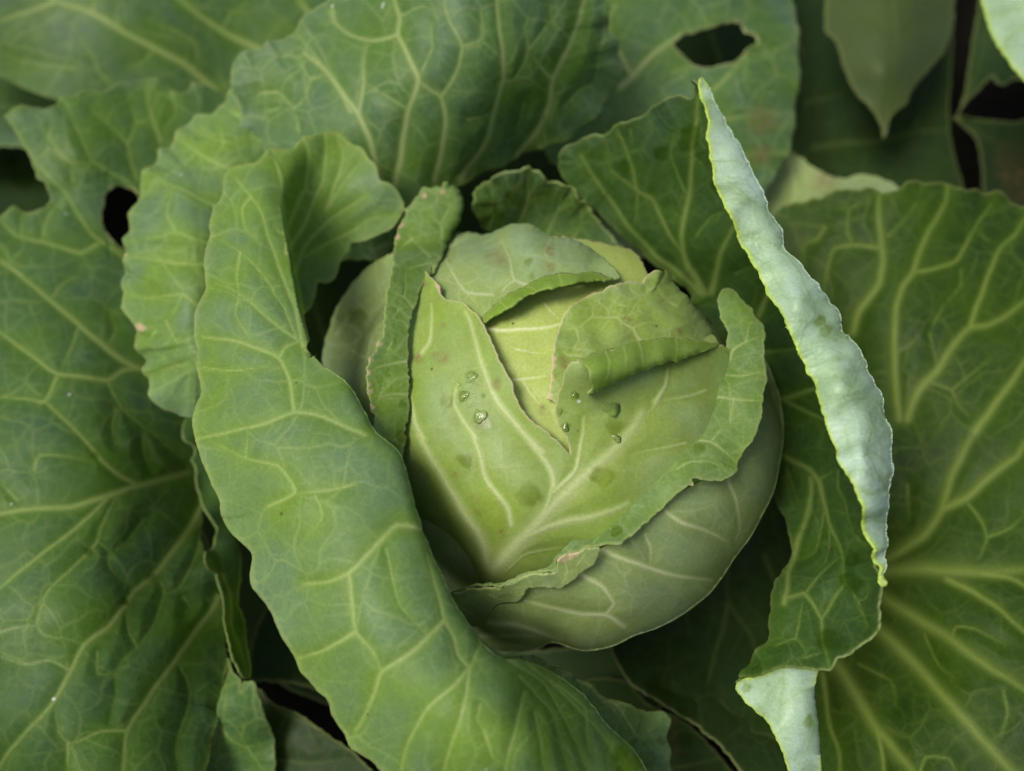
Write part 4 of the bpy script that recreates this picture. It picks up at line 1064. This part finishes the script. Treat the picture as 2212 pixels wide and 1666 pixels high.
LRIM = sheet(
    O('3', "690,1130 722,1098 745,1125 765,1115 790,1140 815,1180 825,1240 800,1330 760,1400 740,1450 700,1550 640,1650") + O('9', "700,350 690,420 640,480 590,620 560,700 548,800 545,960 550,1200 545,1350 520,1440 528,1500 510,1580 490,1650")
    + [(872, 1010), (850, 1000)] + O('9', "430,1570 330,1480 310,1420 322,1350 300,1310 290,1230 275,1150 268,1050 285,970 330,900 345,850 370,830 378,760 385,700 390,620 400,540 415,460 440,350 445,250 480,100 520,20 540,-20") + O('3', "470,1270 510,1230 540,1200 570,1150 590,1122 620,1135 650,1122"),
    head=(7.46, [(885, 800, .04), (880, 950, .04), (900, 640, .06), (960, 500, .1), (1000, 430, .15), (800, 830, .95), (810, 750, .9), (845, 600, .85), (865, 500, .8), (900, 420, .7), (960, 400, .5), (830, 960, .8), (850, 700, .6), (930, 470, .6)]),
    veins=V('9', "14:545,980 440,1000 350,1020 300,1050", "12:545,1200 430,1200 360,1220 330,1260", "12:530,1430 480,1480 400,1540", "12:580,640 520,560 450,520", "12:690,290 600,200 540,140", "8:540,760 500,720 440,700", "10:690,330 600,350 530,380", "8:430,860 390,960", "8:440,700 480,640 560,620", "8:360,1220 390,1100", "8:520,560 530,380") + V('3', "10:700,1440 690,1360 620,1290", "10:520,1440 440,1510", "8:690,1360 740,1250 720,1130"),
    wet=[(O('9', "500,1270")[0][0], O('9', "500,1270")[0][1], 9), (O('9', "440,1560")[0][0], O('9', "440,1560")[0][1], 16), (O('9', "500,1480")[0][0], O('9', "500,1480")[0][1], 14)],
    dry=[(O('9', x)[0][0], O('9', x)[0][1], 6) for x in ("282,980", "272,1060", "278,1140", "296,1180", "302,1290", "345,870", "490,80", "470,160")] + [(O('3', "700,1155")[0][0], O('3', "700,1155")[0][1], 6), (O('3', "590,1180")[0][0], O('3', "590,1180")[0][1], 6)],
    skirts=[(O('3', "722,1098")[0], O('3', "700,1550")[0], .3, 100, 1.5)],
    ripple=.02, ripplewl=80, ridge=.0, net=(45, 0.28), seed=38, step=3.3, lump=.04, lumpwl=130, pillow=.035, mat=1, edgew=4.5, jag=1.5, jagwl=14)
mesh_obj("head_leaf", [WB, RIM, FLAP, LRIM], [M_wrap, M_rim, M_wrap], head, label="wrapper leaf round the head with a turned-out bright green rim")

# ------------------------------------------------------------------ neighbouring plants, top right
nb = empty("cabbage_plant", (.22, .30, 0), "shaded cabbage plant with a drooping pointed leaf, behind on the right", "cabbage")
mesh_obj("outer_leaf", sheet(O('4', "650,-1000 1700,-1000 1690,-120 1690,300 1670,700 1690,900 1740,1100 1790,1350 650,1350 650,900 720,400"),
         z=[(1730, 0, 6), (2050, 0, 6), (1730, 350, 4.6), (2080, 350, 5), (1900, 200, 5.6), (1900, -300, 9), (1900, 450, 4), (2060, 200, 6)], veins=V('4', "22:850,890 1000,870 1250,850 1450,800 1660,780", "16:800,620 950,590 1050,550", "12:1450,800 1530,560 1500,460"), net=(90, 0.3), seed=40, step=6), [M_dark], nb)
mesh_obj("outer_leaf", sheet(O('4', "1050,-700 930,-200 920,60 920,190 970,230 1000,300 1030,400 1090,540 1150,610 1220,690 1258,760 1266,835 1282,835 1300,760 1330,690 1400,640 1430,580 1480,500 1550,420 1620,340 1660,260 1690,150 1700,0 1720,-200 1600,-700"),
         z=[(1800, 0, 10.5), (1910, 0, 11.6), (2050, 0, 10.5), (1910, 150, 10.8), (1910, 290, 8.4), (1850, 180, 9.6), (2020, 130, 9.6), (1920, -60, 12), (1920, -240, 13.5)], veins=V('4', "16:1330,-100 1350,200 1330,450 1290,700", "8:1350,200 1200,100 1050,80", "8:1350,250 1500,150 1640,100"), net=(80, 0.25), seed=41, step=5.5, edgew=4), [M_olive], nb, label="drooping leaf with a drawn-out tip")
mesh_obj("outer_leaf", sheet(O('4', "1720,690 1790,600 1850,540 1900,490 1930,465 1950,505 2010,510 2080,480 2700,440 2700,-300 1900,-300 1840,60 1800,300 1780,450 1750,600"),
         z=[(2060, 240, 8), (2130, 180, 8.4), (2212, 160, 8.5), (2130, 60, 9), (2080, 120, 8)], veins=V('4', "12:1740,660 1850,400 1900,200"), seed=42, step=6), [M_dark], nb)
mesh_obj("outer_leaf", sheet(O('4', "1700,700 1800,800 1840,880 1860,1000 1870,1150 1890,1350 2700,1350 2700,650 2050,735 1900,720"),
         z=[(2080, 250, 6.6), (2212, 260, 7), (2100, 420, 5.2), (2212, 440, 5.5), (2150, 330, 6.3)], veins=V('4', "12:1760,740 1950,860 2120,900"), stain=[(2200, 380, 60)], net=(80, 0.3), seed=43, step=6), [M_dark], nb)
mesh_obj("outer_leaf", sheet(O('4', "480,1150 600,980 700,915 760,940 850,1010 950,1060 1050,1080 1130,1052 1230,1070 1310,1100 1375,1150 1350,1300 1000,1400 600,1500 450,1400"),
         z=[(1690, 340, 8.6), (1800, 390, 8.4), (1940, 410, 8.2), (1700, 480, 7.4), (1900, 470, 7.2)], veins=V('4', "14:700,930 740,1150 700,1300"), stain=[(O('4', "930,1085")[0][0], O('4', "930,1085")[0][1], 34)], seed=44, step=6), [M_wrap], nb)
nb2 = empty("cabbage_plant", (.30, .14, 0), "cabbage plant at the corner, one pale leaf in view", "cabbage")
mesh_obj("outer_leaf", sheet(O('4', "1880,-400 1870,30 1890,120 1920,200 1960,290 2000,340 2040,400 2090,460 2130,500 2500,760 3000,500 2900,-300 2400,-700"),
         z=[(2120, 0, 17.5), (2150, 90, 17), (2212, 165, 16.5), (2212, 0, 18.5), (2170, -40, 18.4), (2500, 100, 17.5), (2350, -150, 19)], veins=V('4', "12:1900,100 2050,60 2200,40", "10:2000,330 2060,200 2200,100"), net=(80, 0.3), seed=45, step=5.5, edgew=9), [M_pale], nb2)


# ------------------------------------------------------------------ water drops on the head
def water_mat():
    m = bpy.data.materials.new("water")
    m.use_nodes = True
    nt = m.node_tree
    nt.nodes.clear()
    out = nt.nodes.new("ShaderNodeOutputMaterial")
    mx = nt.nodes.new("ShaderNodeMixShader")
    tr = nt.nodes.new("ShaderNodeBsdfTransparent")
    tr.inputs[0].default_value = (.93, .96, .84, 1)
    gl = nt.nodes.new("ShaderNodeBsdfGlossy")
    gl.inputs["Roughness"].default_value = .06
    fr = nt.nodes.new("ShaderNodeFresnel")
    fr.inputs["IOR"].default_value = 1.4
    nz = nt.nodes.new("ShaderNodeTexNoise")
    tcn = nt.nodes.new("ShaderNodeTexCoord")
    nt.links.new(tcn.outputs["Object"], nz.inputs["Vector"])
    nz.inputs["Scale"].default_value = 900
    bp = nt.nodes.new("ShaderNodeBump")
    bp.inputs["Strength"].default_value = .6
    bp.inputs["Distance"].default_value = .0005
    nt.links.new(nz.outputs["Fac"], bp.inputs["Height"])
    nt.links.new(bp.outputs[0], gl.inputs["Normal"])
    nt.links.new(bp.outputs[0], fr.inputs["Normal"])
    nt.links.new(fr.outputs[0], mx.inputs[0])
    nt.links.new(tr.outputs[0], mx.inputs[1])
    nt.links.new(gl.outputs[0], mx.inputs[2])
    nt.links.new(mx.outputs[0], out.inputs[0])
    return m


M_water = water_mat()


def drop(xy, rad, R, label, seed, asp=1.0, rot=0.0):
    r = np.random.default_rng(seed)
    v = H1['P'] - CAM[None]
    dz = v @ FWD
    near = np.argmin(np.hypot(1106 + FPX * (v @ RGT) / dz - xy[0], 833 - FPX * (v @ UPV) / dz - xy[1]))
    R = np.linalg.norm(H1['P'][near] - HEADC) + .012
    c = on_head(np.array([xy[0]]), np.array([xy[1]]), np.array([R]))[0]
    dep = (c - CAM) @ FWD
    rc = rad * dep / FPX
    n = (c - HEADC) / np.linalg.norm(c - HEADC)
    e1 = np.cross(n, [0.3, 0.2, 1.0])
    e1 /= np.linalg.norm(e1)
    e2 = np.cross(n, e1)
    nu, nv = 40, 9
    ph = np.arange(nu) / nu * 2 * math.pi
    lob = 1 + .16 * np.sin(2 * ph + r.uniform(0, 6)) + .12 * np.sin(3 * ph + r.uniform(0, 6)) + .07 * np.sin(5 * ph + r.uniform(0, 6))
    vs = []
    hgt = min(.07, rc * .34)
    for j in range(nv):
        f = j / (nv - 1)
        q = math.sin(f * math.pi / 2)
        h = hgt * (1 - q**2.6) - .018
        for i in range(nu):
            x, y = rc * q * lob[i] * math.cos(ph[i]) * asp, rc * q * lob[i] * math.sin(ph[i])
            x, y = x * math.cos(rot) - y * math.sin(rot), x * math.sin(rot) + y * math.cos(rot)
            s = c + e1 * x + e2 * y
            s = HEADC + (s - HEADC) / np.linalg.norm(s - HEADC) * (R + h)
            vs.append(s * .01)
    f = []
    for j in range(nv - 1):
        for i in range(nu):
            a, b = j * nu + i, j * nu + (i + 1) % nu
            f.append((a, a + nu, b + nu, b))
    me = bpy.data.meshes.new("water_drop")
    base = np.mean(vs, 0)
    me.from_pydata([tuple(v - base) for v in vs], [], f)
    me.polygons.foreach_set("use_smooth", np.ones(len(f), bool))
    me.materials.append(M_water)
    o = bpy.data.objects.new("water_drop", me)
    o.location = Vector(base)
    SC.collection.objects.link(o)
    o["label"] = label
    o["category"] = "water drop"
    o["group"] = "water drops on the front head leaf"


for i, (t, p, rad, asp, rot, lab) in enumerate([
    ('9', "962,1085", 11, 1.25, .5, "wet patch highest on the left half of the split head leaf"),
    ('9', "912,1212", 12, .9, .2, "rounded clear drop in the middle of the left half of the head leaf"),
    ('9', "1020,1350", 17, .8, .6, "largest clear puddle on the left half of the split head leaf"),
    ('9', "1045,1215", 4.5, 1, 0, "tiny round drop right of the rounded drop, beside the long left vein"),
    ('9', "870,1138", 6, 1.2, .4, "small drop just left of the highest wet patch"),
    ('10', "255,1250", 10, .8, .1, "amber looking drop at the tip of the split in the head leaf"),
    ('10', "318,1032", 8, .9, .3, "small drop under the open end of the rolled flap"),
    ('10', "222,1145", 8, .6, .0, "narrow drop along the right edge of the split"),
    ('10', "560,1120", 15, 1.5, 2.9, "broad glistening puddle below the rolled flap, right of the split"),
    ('10', "600,1330", 11, .7, .7, "glinting drop beside the main vein, below the broad puddle"),
]):
    drop(O(t, p)[0], rad * 1.1, 7.455, lab, 100 + i, asp, rot)

bead = np.random.default_rng(5)
for i in range(8):
    cx, cy = O('9', ("1010,1190", "960,1150", "1060,1240", "930,1290")[i % 4])[0]
    drop((cx + bead.normal(0, 13), cy + bead.normal(0, 16)), bead.uniform(3.0, 4.6), 7.45, "tiny water bead scattered among the drops on the left half of the head leaf", 200 + i)
